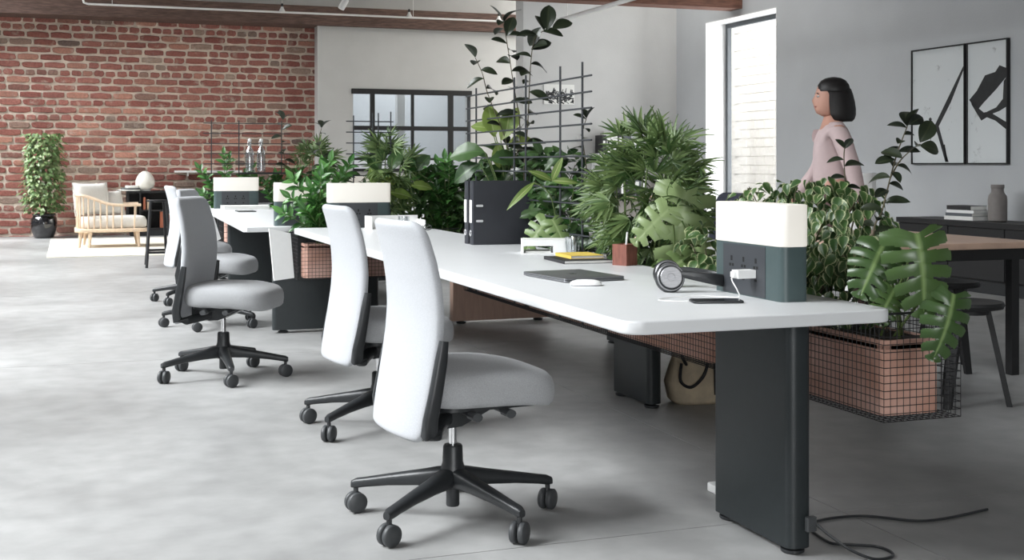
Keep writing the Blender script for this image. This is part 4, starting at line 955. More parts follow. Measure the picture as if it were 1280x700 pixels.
def letter_tray():
    root = thing('letter_tray', 'white letter tray between monstera leaf and glass', 'tray', (2.145, 5.47, ZD), math.radians(-18))
    MB().box((-0.115, -0.085, 0), (0.115, 0.085, 0.004)).build('tray_floor', M['white_paint'], root, False)
    MB().box((-0.115, -0.085, 0.038), (0.115, 0.085, 0.066)).build('upper_tray', M['white_paint'], root, False)
    for x in (-0.115, 0.03):
        MB().box((x if x < 0 else x, -0.085, 0.004), (x + (0.006 if x < 0 else 0.085), 0.085, 0.038)).build('side_panel', M['white_paint'], root, False)
    MB().box((-0.10, -0.07, 0.005), (0.02, 0.07, 0.012)).build('paper_sheets', M['paper'], root, False)
letter_tray()
def tumbler(label, x, y, z, r=0.036, h=0.085, g=None):
    root = thing('drinking_glass', label, 'glass', (x, y, z), 0, g)
    MB().lathe([(r * 0.8, 0), (r * 0.82, 0.004), (r * 1.06, h), (r * 0.98, h), (r * 0.78, 0.012), (0.001, 0.010)], n=20).build('glass_wall', M['drink_glass'], root)
    n = 12; mb = MB()
    for k in range(n): a = 2 * PI * k / n; mb.tube([(r * 0.85 * math.cos(a), r * 0.85 * math.sin(a), 0.008), (r * 1.0 * math.cos(a), r * 1.0 * math.sin(a), h * 0.75)], 0.0022, 5)
    tag(mb.build('flutes', M['drink_glass'], root), kind='stuff')
tumbler('ribbed clear drinking glass on the desk beside the trellis', 2.215, 5.30, ZD)
tumbler('small clear drinking glass far along the desk by the green shrubs', 2.05, 7.75, ZD)

def notebook(name, label, x, y, z, w_, d, t, rz, cover, band=True):
    root = thing(name, label, 'notebook', (x, y, z), math.radians(rz))
    MB().box((-w_ / 2 + 0.002, -d / 2 + 0.003, 0.0015), (w_ / 2 - 0.003, d / 2 - 0.003, t - 0.0015)).build('pages', M['paper'], root, False)
    MB().box((-w_ / 2, -d / 2, 0), (w_ / 2, d / 2, 0.0018)).build('cover', M[cover], root, False)
    MB().box((-w_ / 2, -d / 2, t - 0.0018), (w_ / 2, d / 2, t)).build('cover', M[cover], root, False)
    MB().box((-w_ / 2 - 0.001, -d / 2, 0), (-w_ / 2 + 0.001, d / 2, t)).build('spine', M[cover], root, False)
notebook('notebook', 'black covered notebook lying under the yellow one', 2.09, 4.95, ZD, 0.215, 0.29, 0.014, -4, 'black_cover')
notebook('notebook', 'yellow covered notebook lying on the black one', 2.12, 5.0, ZD + 0.014, 0.15, 0.21, 0.014, -3, 'yellow_cover')

def pencil_holder():
    root = thing('pencil_holder', 'dark red wooden block pencil holder on the desk', 'holder', (2.195, 4.69, ZD), math.radians(28))
    a = 0.037; h = 0.088
    for lo, hi in (((-a, -a, 0), (a, -a + 0.008, h)), ((-a, a - 0.008, 0), (a, a, h)), ((-a, -a + 0.008, 0), (-a + 0.008, a - 0.008, h)), ((a - 0.008, -a + 0.008, 0), (a, a - 0.008, h)), ((-a + 0.008, -a + 0.008, 0), (a - 0.008, a - 0.008, 0.01))):
        MB().box(lo, hi).build('panel', M['cedar'], root, False)
    for lab, (x, y), (dx, dy), m in (('white pen standing in the wooden holder', (0.0, 0.0), (0.012, 0.0), 'white_paint'), ('pale wooden pencil standing in the wooden holder', (0.015, -0.01), (0.026, -0.01), 'pale_wood')):
        base = Vector((2.195 + x, 4.69 + y, ZD + 0.012)); p = thing('pencil', lab, 'pencil', base)
        b = Vector((0, 0, 0)); e = Vector((dx, dy, 0.125 if m == 'white_paint' else 0.105))
        MB().tube([b, e], 0.0042, 6).build('barrel', M[m], p); MB().tube([e, e + (e - b).normalized() * 0.010], 0.0042, 6, 0.001).build('tip', M['black_plastic'], p)
pencil_holder()

def laptop():
    root = thing('laptop', 'closed dark grey laptop lying flat on the desk', 'laptop', (1.765, 4.225, ZD), math.radians(6))
    MB().slab(rrect(-0.125, -0.17, 0.125, 0.17, 0.012), 0.002, 0.009, 0.0025).build('body', M['laptop_metal'], root)
    lid = MB().slab(rrect(-0.125, -0.17, 0.125, 0.17, 0.012), 0.0095, 0.0155, 0.0025).build('lid', M['laptop_metal'], root)
    # bitten fruit emblem on the lid
    mb = MB(); n = 22; ol = []
    for k in range(n):
        a = 2 * PI * k / n; r = 0.0165 * (1 - 0.14 * (math.cos(a) ** 8) * 0 - 0.12 * max(0, math.sin(a)) ** 6 - 0.07 * max(0, -math.sin(a)) ** 8)
        x, y = r * math.cos(a) * 0.92, r * math.sin(a)
        dx, dy = x - 0.0165, y - 0.002; dd = math.hypot(dx, dy)
        if dd < 0.0075: x, y = 0.0165 + dx / dd * 0.0075, 0.002 + dy / dd * 0.0075
        ol.append((x, y))
    mb.slab(ol, 0.0155, 0.0159)
    mb.xf(Matrix.Rotation(PI / 2, 4, 'Z')); em = mb.build('emblem', M['logo_grey'], lid, False)
    lf = MB().slab([(0.0, 0.017), (0.004, 0.019), (0.006, 0.025), (0.001, 0.022)], 0.0155, 0.0159); lf.xf(Matrix.Rotation(PI / 2, 4, 'Z')); lf.build('emblem', M['logo_grey'], lid, False)
    for x in (-0.1, 0.1):
        for y in (-0.14, 0.14): MB().lathe([(0.006, 0), (0.006, 0.002)], (x, y, 0), 8).build('foot', M['black_plastic'], root)
laptop()
def mouse():
    root = thing('computer_mouse', 'white low computer mouse beside the laptop', 'mouse', (1.695, 3.94, ZD), math.radians(-22))
    rings = [superring(0, 0, 0.056 * k, 0.031 * k, z, 2.6, 24, (lambda v: v)) for z, k in ((0, 0.93), (0.003, 0.97))]
    MB().loft(rings).build('base_plate', M['laptop_metal'], root)
    rings = [superring(0, 0, 0.056 * k, 0.031 * k, z, 2.5, 28) for z, k in ((0.003, 0.99), (0.007, 1.0), (0.012, 0.95), (0.016, 0.83), (0.0195, 0.6), (0.021, 0.3), (0.0213, 0.05))]
    MB().loft(rings).build('shell', M['white_paint'], root, ang=80)
mouse()
def headphones():
    c = Vector((1.865, 3.63, ZD)); root = thing('headphones', 'black over-ear headphones with metal discs lying by the lamp', 'headphones', c)
    ax = Vector((-0.25, -0.95, 0.20)).normalized(); u = Vector((0.93, -0.28, 0)).normalized(); v = u.cross(ax) * -1
    if v.z < 0: v = -v
    def disc(cen, prof, m, nm, par, n=28):
        return MB().loft([[cen + ax * y + (u * math.cos(2 * PI * k / n) + v * math.sin(2 * PI * k / n)) * r for k in range(n)] for r, y in prof]).build(nm, M[m], par)
    for i, off in enumerate((Vector((0, 0, 0.049)), Vector((0.075, 0.165, 0.047)))):
        e = disc(off, [(0.020, -0.030), (0.045, -0.030), (0.049, -0.020), (0.048, -0.006), (0.044, 0.002), (0.040, 0.006), (0.034, 0.004)], 'black_plastic', 'ear_cup', root)
        disc(off, [(0.036, 0.000), (0.036, 0.009), (0.034, 0.011), (0.013, 0.011), (0.012, 0.009), (0.001, 0.009)], 'brushed', 'metal_disc', e)
        disc(off, [(0.043, -0.001), (0.0455, 0.001), (0.0425, 0.0045)], 'brushed', 'trim_ring', e)
    # padded headband lying on the desk, from cup to cup
    a0 = Vector((0.02, -0.005, 0.062)); a1 = Vector((0.085, 0.150, 0.062)); mid = []
    for k in range(17):
        t = k / 16; an = PI * t; base = a0 + (a1 - a0) * (0.5 - 0.5 * math.cos(an)); out = Vector((0.92, -0.38, 0)).normalized() * 0.175 * math.sin(an) ** 0.8
        mid.append(base + out + Vector((0, 0, -0.030 * math.sin(an))))
    rings = []
    for i, p in enumerate(mid):
        d = (mid[min(16, i + 1)] - mid[max(0, i - 1)]).normalized(); s_ = d.cross(Vector((0, 0, 1))).normalized(); up = s_.cross(d)
        hh = 0.008 + 0.014 * math.sin(PI * i / 16) ** 0.5; ww = 0.004 + 0.006 * math.sin(PI * i / 16) ** 0.5
        rings.append([p + s_ * ww * math.copysign(abs(math.cos(a)) ** 0.6, math.cos(a)) + up * hh * math.copysign(abs(math.sin(a)) ** 0.6, math.sin(a)) for a in [2 * PI * k / 12 for k in range(12)]])
    MB().loft(rings).build('headband', M['black_plastic'], root)
headphones()
def phone():
    root = thing('mobile_phone', 'black mobile phone charging on the desk near the lamp', 'phone', (1.862, 3.322, ZD), math.radians(-16))
    MB().slab(rrect(-0.078, -0.038, 0.078, 0.038, 0.010), 0.0, 0.0085, 0.003).build('body', M['black_plastic'], root)
    MB().slab(rrect(-0.075, -0.035, 0.075, 0.035, 0.008), 0.0085, 0.0089).build('screen', M['screen'], root)
phone()
def charger():
    root = thing('charger_cable', 'white charger plug and cable in the lamp socket', 'charger', (2.03, 3.41, ZD + 0.074))
    o = root.location.copy(); x = 2.0415
    MB().box((-0.052, -0.020, -0.012), (x - o.x, 0.020, 0.014)).build('plug', M['white_paint'], root, False)
    MB().box((-0.062, -0.012, -0.007), (-0.052, 0.012, 0.009)).build('connector', M['white_paint'], root, False)
    pts = [(1.968, 3.405, 0.816), (1.955, 3.39, 0.800), (1.957, 3.36, 0.770), (1.962, 3.36, 0.749), (1.945, 3.42, 0.7435), (1.89, 3.47, 0.7435), (1.79, 3.47, 0.7435), (1.715, 3.42, 0.7435), (1.73, 3.375, 0.7435), (1.779, 3.347, 0.7445)]
    MB().tube([Vector(p) - o for p in smooth_path(pts, 8)], 0.002, 6).build('cable', M['white_paint'], root)
charger()
# things farther along the desk
def desk_rack():
    root = thing('file_rack', 'low white desk rack holding small items beside far glass', 'rack', (2.0, 7.86, ZD))
    MB().box((-0.16, -0.10, 0), (0.20, 0.10, 0.004)).build('rack_floor', M['white_paint'], root, False)
    for lo, hi in (((-0.16, 0.094, 0.004), (0.20, 0.10, 0.085)), ((-0.16, -0.10, 0.004), (-0.154, 0.094, 0.085)), ((0.194, -0.10, 0.004), (0.20, 0.094, 0.06))): MB().box(lo, hi).build('rack_wall', M['white_paint'], root, False)
desk_rack()
def eyeglasses():
    c = Vector((2.14, 7.62, ZD)); root = thing('eyeglasses', 'folded black eyeglasses lying on the far desk end', 'eyeglasses', c)
    for s in (-1, 1):
        MB().tube([(s * 0.034 + 0.026 * math.cos(2 * PI * k / 14), 0, 0.020 + 0.018 * math.sin(2 * PI * k / 14)) for k in range(15)], 0.0025, 6).build('rim', M['black_plastic'], root)
        MB().tube([(s * 0.06, 0.002, 0.028), (s * 0.062, 0.07, 0.024), (s * 0.055, 0.13, 0.010)], 0.0025, 6).build('temple', M['black_plastic'], root)
    MB().tube([(-0.008, 0, 0.024), (0, 0, 0.027), (0.008, 0, 0.024)], 0.0025, 6).build('bridge', M['black_plastic'], root)
eyeglasses()
for lab, x, y, w_, d, t in (('flat white paper stack before the farthest lamp', 1.58, 11.85, 0.42, 0.28, 0.03), ('thin black tablet lying before the farthest lamp', 1.50, 11.2, 0.16, 0.24, 0.009)):
    root = thing('paper_stack' if 'paper' in lab else 'tablet', lab, 'paper' if 'paper' in lab else 'tablet', (x, y, ZD))
    if 'paper' in lab:
        MB().box((-w_ / 2, -d / 2, 0), (w_ / 2, d / 2, t)).build('sheets', M['paper'], root, False); MB().box((-w_ / 2 - 0.005, -d / 2 - 0.005, t), (w_ / 2 + 0.004, d / 2 + 0.004, t + 0.004)).build('top_sheet', M['paper'], root, False)
    else:
        MB().slab(rrect(-w_ / 2, -d / 2, w_ / 2, d / 2, 0.01), 0, t, 0.002).build('body', M['black_plastic'], root); MB().box((-w_ / 2 + .01, -d / 2 + .01, t), (w_ / 2 - .01, d / 2 - .01, t + .0005)).build('screen', M['screen'], root, False)
for lab, x in (('clear swing-top bottle on the trellis shelf, the left one', 1.688), ('clear swing-top bottle on the trellis shelf, the right one', 1.80)):
    root = thing('glass_bottle', lab, 'bottle', (x, 12.31, 1.0855), 0, 'clear glass bottles')
    MB().lathe([(0.001, 0.002), (0.042, 0), (0.044, 0.01), (0.044, 0.19), (0.038, 0.215), (0.018, 0.25), (0.015, 0.30), (0.017, 0.305), (0.013, 0.305), (0.013, 0.25), (0.036, 0.21), (0.041, 0.18), (0.041, 0.012), (0.001, 0.01)], n=18).build('bottle_body', M['drink_glass'], root)
    MB().lathe([(0.012, 0.300), (0.016, 0.306), (0.017, 0.325), (0.008, 0.333)], n=12).build('stopper', M['white_paint'], root)
    MB().tube([(-0.019, 0, 0.26), (-0.021, 0, 0.31), (0, 0, 0.327), (0.021, 0, 0.31), (0.019, 0, 0.26)], 0.0015, 5).build('wire_bail', M['chrome'], root)

# ------------------------------------------------------------------ under the near desk
def tote():
    c = Vector((2.93, 5.36, 0)); root = thing('tote_bag', 'beige canvas tote bag slumped on the floor under the desk', 'bag', c, math.radians(-12))
    rings = []
    for z, w_, d, ox in ((0.0, 0.15, 0.08, 0), (0.02, 0.175, 0.095, 0), (0.10, 0.185, 0.095, -0.005), (0.18, 0.175, 0.075, 0.01), (0.25, 0.165, 0.045, 0.02), (0.29, 0.155, 0.02, 0.03)):
        rings.append([v + Vector((0, 0.008 * math.sin(9 * v.x + 20 * z), 0)) for v in superring(ox, 0, w_, d, z, 3.5, 32)])
    b = MB().loft(rings).build('bag_body', M['canvas'], root, ang=70)
    for s in (-1, 1):
        MB().tube(smooth_path([(-0.10, s * 0.06, 0.19), (-0.13, s * 0.085, 0.26), (-0.06, s * 0.06, 0.37), (0.05, s * 0.05, 0.36), (0.10, s * 0.085, 0.26), (0.08, s * 0.06, 0.19)], 6), 0.008, 6).build('handle', M['black_cover'], root)
    MB().tube(smooth_path([(-0.13, -0.075, 0.20), (-0.14, -0.10, 0.12), (-0.09, -0.106, 0.09), (-0.03, -0.105, 0.14), (0.0, -0.09, 0.21)], 6), 0.008, 6).build('strap', M['black_cover'], b)
    MB().tube([(0.03, -0.098, 0.20), (0.032, -0.104, 0.05)], 0.006, 6).build('strap', M['black_cover'], b)
tote()
def power_strip():
    c = Vector((2.20, 3.80, 0)); root = thing('power_strip', 'white flat cable box on the floor behind the desk leg', 'power strip', c)
    MB().slab(rrect(-0.06, -0.09, 0.06, 0.09, 0.012), 0, 0.03, 0.004).build('housing', M['white_paint'], root); MB().box((-0.03, -0.06, 0.03), (0.03, 0.06, 0.0315)).build('socket_row', M['socket_panel'], root, False)
power_strip()
def floor_cable():
    c = Vector((2.07, 3.135, 0.095)); root = thing('power_cable', 'black power cable looping from the desk leg onto the floor', 'cable', c)
    MB().slab(rrect(-0.016, -0.016, 0.016, 0.004, 0.004), -0.02, 0.022).build('connector', M['caster_plastic'], root)
    pts = [(2.085, 3.12, 0.095), (2.11, 3.10, 0.07), (2.16, 3.06, 0.03), (2.22, 3.03, 0.006), (2.28, 3.03, 0.005), (2.31, 3.07, 0.005), (2.30, 3.13, 0.005), (2.24, 3.17, 0.005), (2.19, 3.22, 0.005), (2.25, 3.40, 0.005), (2.45, 3.42, 0.005), (2.62, 3.30, 0.005), (2.9, 3.34, 0.005)]
    MB().tube([Vector(p) - c for p in smooth_path(pts, 8)], 0.0045, 6).build('cord', M['black_plastic'], root)
floor_cable()

# ------------------------------------------------------------------ lounge corner by the brick wall
def rug():
    root = thing('rug', 'cream woven rug under the spindle armchair', 'rug', (0.75, 18.4, 0))
    MB().slab(rrect(-1.0, -2.05, 1.15, 1.9, 0.03), 0.0, 0.012).build('pile', M['rug'], root)
    MB().box((-0.82, -2.04, 0.012), (-0.80, 1.88, 0.0135)).build('stripe', M['canvas'], root, False)
rug()
def armchair():
    c = Vector((0.12, 17.92, 0)); root = thing('spindle_armchair', 'pale wooden spindle armchair with cream cushions on the rug', 'armchair', c)
    W, Dp = 0.80, 0.74            # along x (depth) and y (width), back at x = 0
    RZ = 0.012
    for x, y, dx, dy in ((0.04, 0.08, -0.02, -0.02), (0.14, 0.02, -0.01, -0.02), (0.66, 0.06, 0.02, -0.02), (0.66, 0.66, 0.02, 0.02), (0.10, 0.68, -0.02, 0.02)):
        MB().tube([(x + dx, y + dy, RZ), (x, y, 0.24)], 0.015, 10, 0.026).build('leg', M['pale_wood'], root)
    MB().slab(rrect(-0.03, -0.02, 0.78, 0.74, 0.10), 0.225, 0.275, 0.012).build('seat_frame', M['pale_wood'], root)
    path = []        # curved rail: near arm front -> back -> far arm front
    for x, y, z in ((0.70, 0.02, 0.60), (0.45, 0.0, 0.60), (0.30, 0.0, 0.63), (0.16, 0.01, 0.70), (0.05, 0.03, 0.735), (0.0, 0.14, 0.74), (-0.01, 0.36, 0.74), (0.0, 0.58, 0.74), (0.05, 0.69, 0.735), (0.16, 0.71, 0.70), (0.30, 0.72, 0.63), (0.45, 0.72, 0.60), (0.70, 0.70, 0.60)): path.append((x, y, z))
    rail = smooth_path(path, 6); MB().tube(rail, 0.021, 10).build('top_rail', M['pale_wood'], root)
    tot = len(rail)
    for k in range(2, tot - 1, 3):
        p = rail[k]; MB().tube([(p.x * 0.985 + 0.005, p.y * 0.97 + 0.01, 0.27), (p.x, p.y, p.z)], 0.0085, 6).build('spindle', M['pale_wood'], root)
    MB().loft([superring(0.40, 0.36, 0.375 * k, 0.32 * k, z, 5, 32) for z, k in ((0.276, 0.94), (0.30, 1.0), (0.38, 1.0), (0.425, 0.95), (0.44, 0.8), (0.445, 0.3))]).build('seat_cushion', M['cream_fabric'], root, ang=80)
    root.scale = (1.2, 1, 1)
armchair()
def pillow(label, c, w_, h, t, rz, lean, m='cream_fabric'):
    root = thing('cushion', label, 'cushion', c, rz)
    n = 14; vs = []; fs = []
    for s_ in (1, -1):
        for i in range(n + 1):
            for j in range(n + 1):
                u = i / n * 2 - 1; v = j / n * 2 - 1; b = max(0, (1 - u ** 4)) ** 0.6 * max(0, (1 - v ** 4)) ** 0.6
                pin = 1 - 0.07 * (1 - abs(u) ** 3) * abs(v) ** 2 - 0.0
                pin2 = 1 - 0.07 * (1 - abs(v) ** 3) * abs(u) ** 2
                vs.append((s_ * (t / 2 * b + 0.003), u * w_ / 2 * pin2, (v * pin * 0.5 + 0.5) * h))
    m_ = (n + 1) ** 2
    for k in (0, 1):
        for i in range(n):
            for j in range(n):
                q = k * m_ + i * (n + 1) + j; f = (q, q + n + 1, q + n + 2, q + 1); fs.append(f if k == 0 else tuple(reversed(f)))
    mb = MB().add(vs, fs); mb.xf(Matrix.Rotation(lean, 4, 'Y')); body = mb.build('cover', M[m], root, ang=80)
    e = [(0, w_ / 2 * math.copysign(1, a) if False else a * w_ / 2, b * h) for a, b in ((-1, 0), (1, 0), (1, 1), (-1, 1), (-1, 0))]
    MB().tube([Matrix.Rotation(lean, 4, 'Y') @ Vector(p) for p in e], 0.004, 5).build('piping', M[m], body)
pillow('large cream back cushion in the spindle armchair', (0.33, 18.28, 0.446), 0.58, 0.47, 0.20, -0.95, -0.16)
pillow('smaller grey cream cushion leaning in the armchair', (0.60, 18.44, 0.446), 0.42, 0.36, 0.14, -1.0, -0.30)
def bar_stool():
    c = Vector((0.965, 14.62, 0)); root = thing('bar_stool', 'slim black bar stool in front of the black sideboard', 'stool', c)
    MB().lathe([(0.10, 0.735), (0.122, 0.74), (0.125, 0.752), (0.115, 0.76), (0.01, 0.757)], n=24).build('seat', M['black_metal'], root)
    f = [(-0.135, -0.24), (0.14, -0.24), (0.12, 0.27), (-0.115, 0.27)]
    for x, y in f: MB().tube([(x, y, 0), (x * 0.62, y * 0.42, 0.745)], 0.017, 8).build('leg', M['black_metal'], root)
    q = [Vector((x * 0.92, y * 0.87, 0.17)) for x, y in f]
    for a, b in zip(q, q[1:] + q[:1]): MB().tube([a, b], 0.014, 8).build('foot_rail', M['black_metal'], root)
bar_stool()
def black_sideboard():
    c = Vector((0.9, 20.88, 0)); root = thing('sideboard', 'long black sideboard standing against the brick wall', 'sideboard', c)
    L = 3.2; d = 0.42
    for lo, hi in (((0, 0, 0.70), (L, d, 0.735)), ((0, 0, 0.10), (L, d, 0.13)), ((0, d - 0.02, 0.13), (L, d, 0.70))): MB().box(lo, hi).build('carcass_board', M['black_metal'], root, False)
    for x in (0, 0.19, 0.86, 1.6, 2.4, L - 0.03): MB().box((x, 0, 0.13), (x + 0.03, d - 0.02, 0.70)).build('divider', M['black_metal'], root, False)
    MB().box((0.22, 0.0, 0.40), (0.86, d - 0.02, 0.425)).build('shelf', M['black_metal'], root, False)
    for x0, x1 in ((0.89, 1.6), (1.63, 2.4), (2.43, L - 0.03)):
        dr = MB().box((x0, -0.012, 0.135), (x1, 0.008, 0.695)).build('door', M['black_metal'], root, False)
        MB().box((x0 + 0.02, -0.03, 0.40), (x0 + 0.035, -0.012, 0.50)).build('handle', M['black_plastic'], dr, False)
    MB().box((0.05, 0.03, 0), (L - 0.05, d - 0.03, 0.10)).build('plinth', M['black_plastic'], root, False)
black_sideboard()
for lab, x, w_, z0, h, m in (('upright orange book on the upper sideboard shelf', 1.155, 0.035, 0.426, 0.20, 'orange_glass'), ('slim tan book on the upper sideboard shelf', 1.215, 0.03, 0.426, 0.17, 'oak'), ('red orange book standing on the lower sideboard shelf', 1.42, 0.075, 0.131, 0.262, 'orange_glass'), ('tan book standing at the lower shelf end', 1.60, 0.05, 0.131, 0.20, 'oak'), ('thin dark red book beside the tan one', 1.55, 0.03, 0.131, 0.22, 'cedar')):
    root = thing('book', lab, 'book', (x, 20.90, z0), 0, 'books inside the black sideboard')
    MB().box((0.002, 0.003, 0.003), (w_ - 0.002, 0.17, h - 0.003)).build('pages', M['paper'], root, False)
    MB().box((0, 0, 0), (w_, 0.003, h)).build('spine', M[m], root, False)
    for xx in (0, w_ - 0.002): MB().box((xx, 0.003, 0), (xx + 0.002, 0.175, h)).build('cover', M[m], root, False)
def egg_lamp():
    root = thing('egg_lamp', 'white egg-shaped table lamp on the black sideboard', 'lamp', (1.19, 21.02, 0.735))
    MB().lathe([(0.06, 0), (0.075, 0.006), (0.13, 0.05), (0.155, 0.11), (0.15, 0.18), (0.125, 0.24), (0.085, 0.29), (0.04, 0.318), (0.002, 0.325)], n=28).build('shade', M['opal'], root, ang=80)
    MB().lathe([(0.085, 0), (0.085, 0.012), (0.06, 0.016)], n=20).build('foot', M['white_paint'], root)
egg_lamp()
def magazines():
    for lab, x, y, z, m, rz in (('open magazine with grey pictures on the sideboard', 0.80 + 0.38, 20.94, 0.735, 'paper', 0.1),): pass
    root = thing('folded_blanket', 'grey patterned folded cloth on the sideboard beside the lamp', 'blanket', (0.985, 20.98, 0.735), 0.1)
    for k, (w_, h) in enumerate(((0.36, 0.025), (0.30, 0.022), (0.2, 0.04))):
        z = sum((0.025, 0.022, 0.04)[:k]); MB().loft([superring(0.02 * k - 0.05, 0, w_ / 2 * s_, 0.12 * s_, z + h * t, 4, 20) for t, s_ in ((0, 0.95), (0.3, 1.0), (0.8, 0.97), (1, 0.85))]).build('fold', M['paper' if k != 1 else 'charcoal_grey'], root)
magazines()
ws = thing('wall_shelf', 'narrow white shelf board mounted on the brick wall', 'shelf', (1.68, 21.2, 1.03))
MB().box((0, 0, 0), (1.1, 0.22, 0.035)).build('board', M['white_paint'], ws, False)
for x in (0.2, 0.9): MB().box((x, 0.02, -0.06), (x + 0.02, 0.215, 0)).build('bracket', M['white_paint'], ws, False)

# ------------------------------------------------------------------ far wall fittings
def track(name, label, a, b, drops, z_top, r=0.016, heads=()):
    a = Vector(a); b = Vector(b); root = thing(name, label, 'rail', a); d = (b - a)
    MB().tube([Vector((0, 0, 0)), d], r, 8).build('rail', M['white_paint'], root)
    for t in drops: MB().tube([d * t, d * t + Vector((0, 0, z_top - a.z))], 0.004, 5).build('drop_wire', M['white_paint'], root)
    for t in heads:
        h = MB().lathe([(0.02, 0.07), (0.025, 0.05), (0.05, 0.0), (0.055, -0.02), (0.03, -0.02)], d * t + Vector((0, 0, 0.02)), 12).build('rail_head', M['white_paint'], root)
        MB().tube([d * t + Vector((0, 0, 0.08)), d * t + Vector((0, 0, 0.14))], 0.018, 6).build('clamp', M['black_metal'], h)
    return root
t0 = pt(108, 3, 19.0); t1 = pt(652, 26, 20.0)
zt = 3.66; yy = 20.2
def aty(px, py, y): r = ray(px, py); k = y / r.y; return Vector((r.x * k, y, H + r.z * k))
ta = aty(110, 5, yy); tb = aty(650, 31, yy); tb.z = ta.z
root = track('ceiling_rail', 'thin white rail hung along the timber beam', ta, tb, (0.05, 0.42, 0.73), 5.6, 0.017, (0.42, 0.72, 0.945))
MB().tube([(0, 0, 0), (-0.06, 0, 0.02), (-0.08, 0, 0.10)], 0.017, 8).tube([(-0.08, 0, 0.10), (-0.08, 0, 5.6 - ta.z)], 0.017, 8).build('rail_elbow', M['white_paint'], root)
sp = thing('spotlight', 'small white ceiling spotlight tilted above the beam', 'spotlight', aty(430, 4, 18.0))
MB().lathe([(0.045, -0.10), (0.05, -0.09), (0.05, 0.06), (0.03, 0.08)], n=14).xf(Matrix.Rotation(0.5, 4, 'Y')).build('spot_head', M['white_paint'], sp)
MB().tube([(0, 0, 0.05), (0, 0, 5.6 - sp.location.z)], 0.012, 6).build('stem', M['white_paint'], sp)
p0 = aty(693, 27, 15.0); p1 = p0.copy(); p1.y = 6.0
track('lighting_track', 'grey white track running overhead toward the viewer', p0, p1, (0.05, 0.5, 0.95), 5.6, 0.028)
def drawing():
    c = aty(680, 130, NY - 0.012); e = aty(718, 106, NY - 0.012); W_ = e.x - c.x; h = e.z - c.z
    root = thing('drawing_sheet', 'black ink sketch sheet pinned on the white wall', 'drawing', c)
    MB().box((0, 0, 0), (W_, 0.006, h)).build('sheet', M['paper'], root, False)
    r = random.Random(9); mb = MB()
    for k in range(110):
        x = r.uniform(0.03, W_ - 0.03); z = r.uniform(0.02, h * 0.62); l = r.uniform(0.02, 0.10); a = r.choice((0, 0.3, 1.2, 1.6, -0.6)); q = r.uniform(0.003, 0.009)
        e_ = Vector((x + l * math.cos(a), 0, z + l * math.sin(a)))
        e_.x = min(max(e_.x, 0.01), W_ - 0.01); e_.z = min(max(e_.z, 0.01), h - 0.01)
        mb.tube([(x, -0.001, z), (e_.x, -0.001, e_.z)], q, 4, flat=1)
    mb.v = [Vector((v.x, max(-0.002, min(0, v.y)), v.z)) for v in mb.v]
    tag(mb.build('ink_lines', M['ink'], root, False), kind='stuff')
drawing()
def bookshelf():
    y1 = NY - 0.002; a = aty(745, 192, NY - 0.15); b = aty(885, 192, NY - 0.15)
    root = thing('wall_shelf', 'white wall shelf unit behind the large fan palm', 'shelf', (a.x, y1, 0)); W_ = min(b.x, RX - 0.05) - a.x
    zs = [aty(800, 192, NY - 0.15).z, aty(800, 245, NY - 0.15).z, 0.35]
    for z in zs: MB().box((0, -0.30, z - 0.03), (W_, 0, z)).build('shelf_board', M['oak' if z < 1 else 'white_paint'], root, False)
    for x in (0, W_ - 0.03): MB().box((x, -0.30, 0), (x + 0.03, 0, zs[0] - 0.03)).build('side_panel', M['white_paint'], root, False)
    r = random.Random(4); k = 0; seen = [[], []]; ORD = ['', 'first', 'second', 'third', 'fourth', 'fifth', 'sixth', 'seventh', 'eighth', 'ninth', 'tenth', 'eleventh', 'twelfth', 'thirteenth', 'fourteenth', 'fifteenth', 'sixteenth', 'seventeenth', 'eighteenth']
    names = ['black', 'white', 'grey', 'black striped', 'pale', 'dark grey', 'white', 'black', 'silver grey']
    for sh, z in ((0, zs[0]), (1, zs[1])):
        x = 0.04
        while x < W_ - 0.2:
            w_ = r.uniform(0.05, 0.12); h = r.uniform(0.24, 0.34); m = r.choice(['black_cover', 'white_paint', 'plaster_grey', 'black_cover', 'paper', 'charcoal_grey'])
            col = {'black_cover': 'black', 'white_paint': 'white', 'plaster_grey': 'grey', 'paper': 'cream', 'charcoal_grey': 'charcoal'}[m]
            k += 1; seen[sh].append(k)
            bx = thing('magazine_file', '%s magazine file, %s from left on %s wall shelf board' % (col, ORD[len(seen[sh])], ('upper', 'lower')[sh]), 'file box', (a.x + x, y1 - 0.27, z), 0, 'magazine files on the wall shelf')
            MB().box((0, 0, 0), (w_ - 0.006, 0.24, h)).build('case', M[m], bx, False)
            MB().box((w_ * 0.2, -0.002, h * 0.5), (w_ * 0.7, 0.0, h * 0.7)).build('spine_label', M['paper' if m != 'paper' else 'ink'], bx, False)
            x += w_ + (r.uniform(0.1, 0.3) if r.random() < 0.25 else 0.004)
bookshelf()

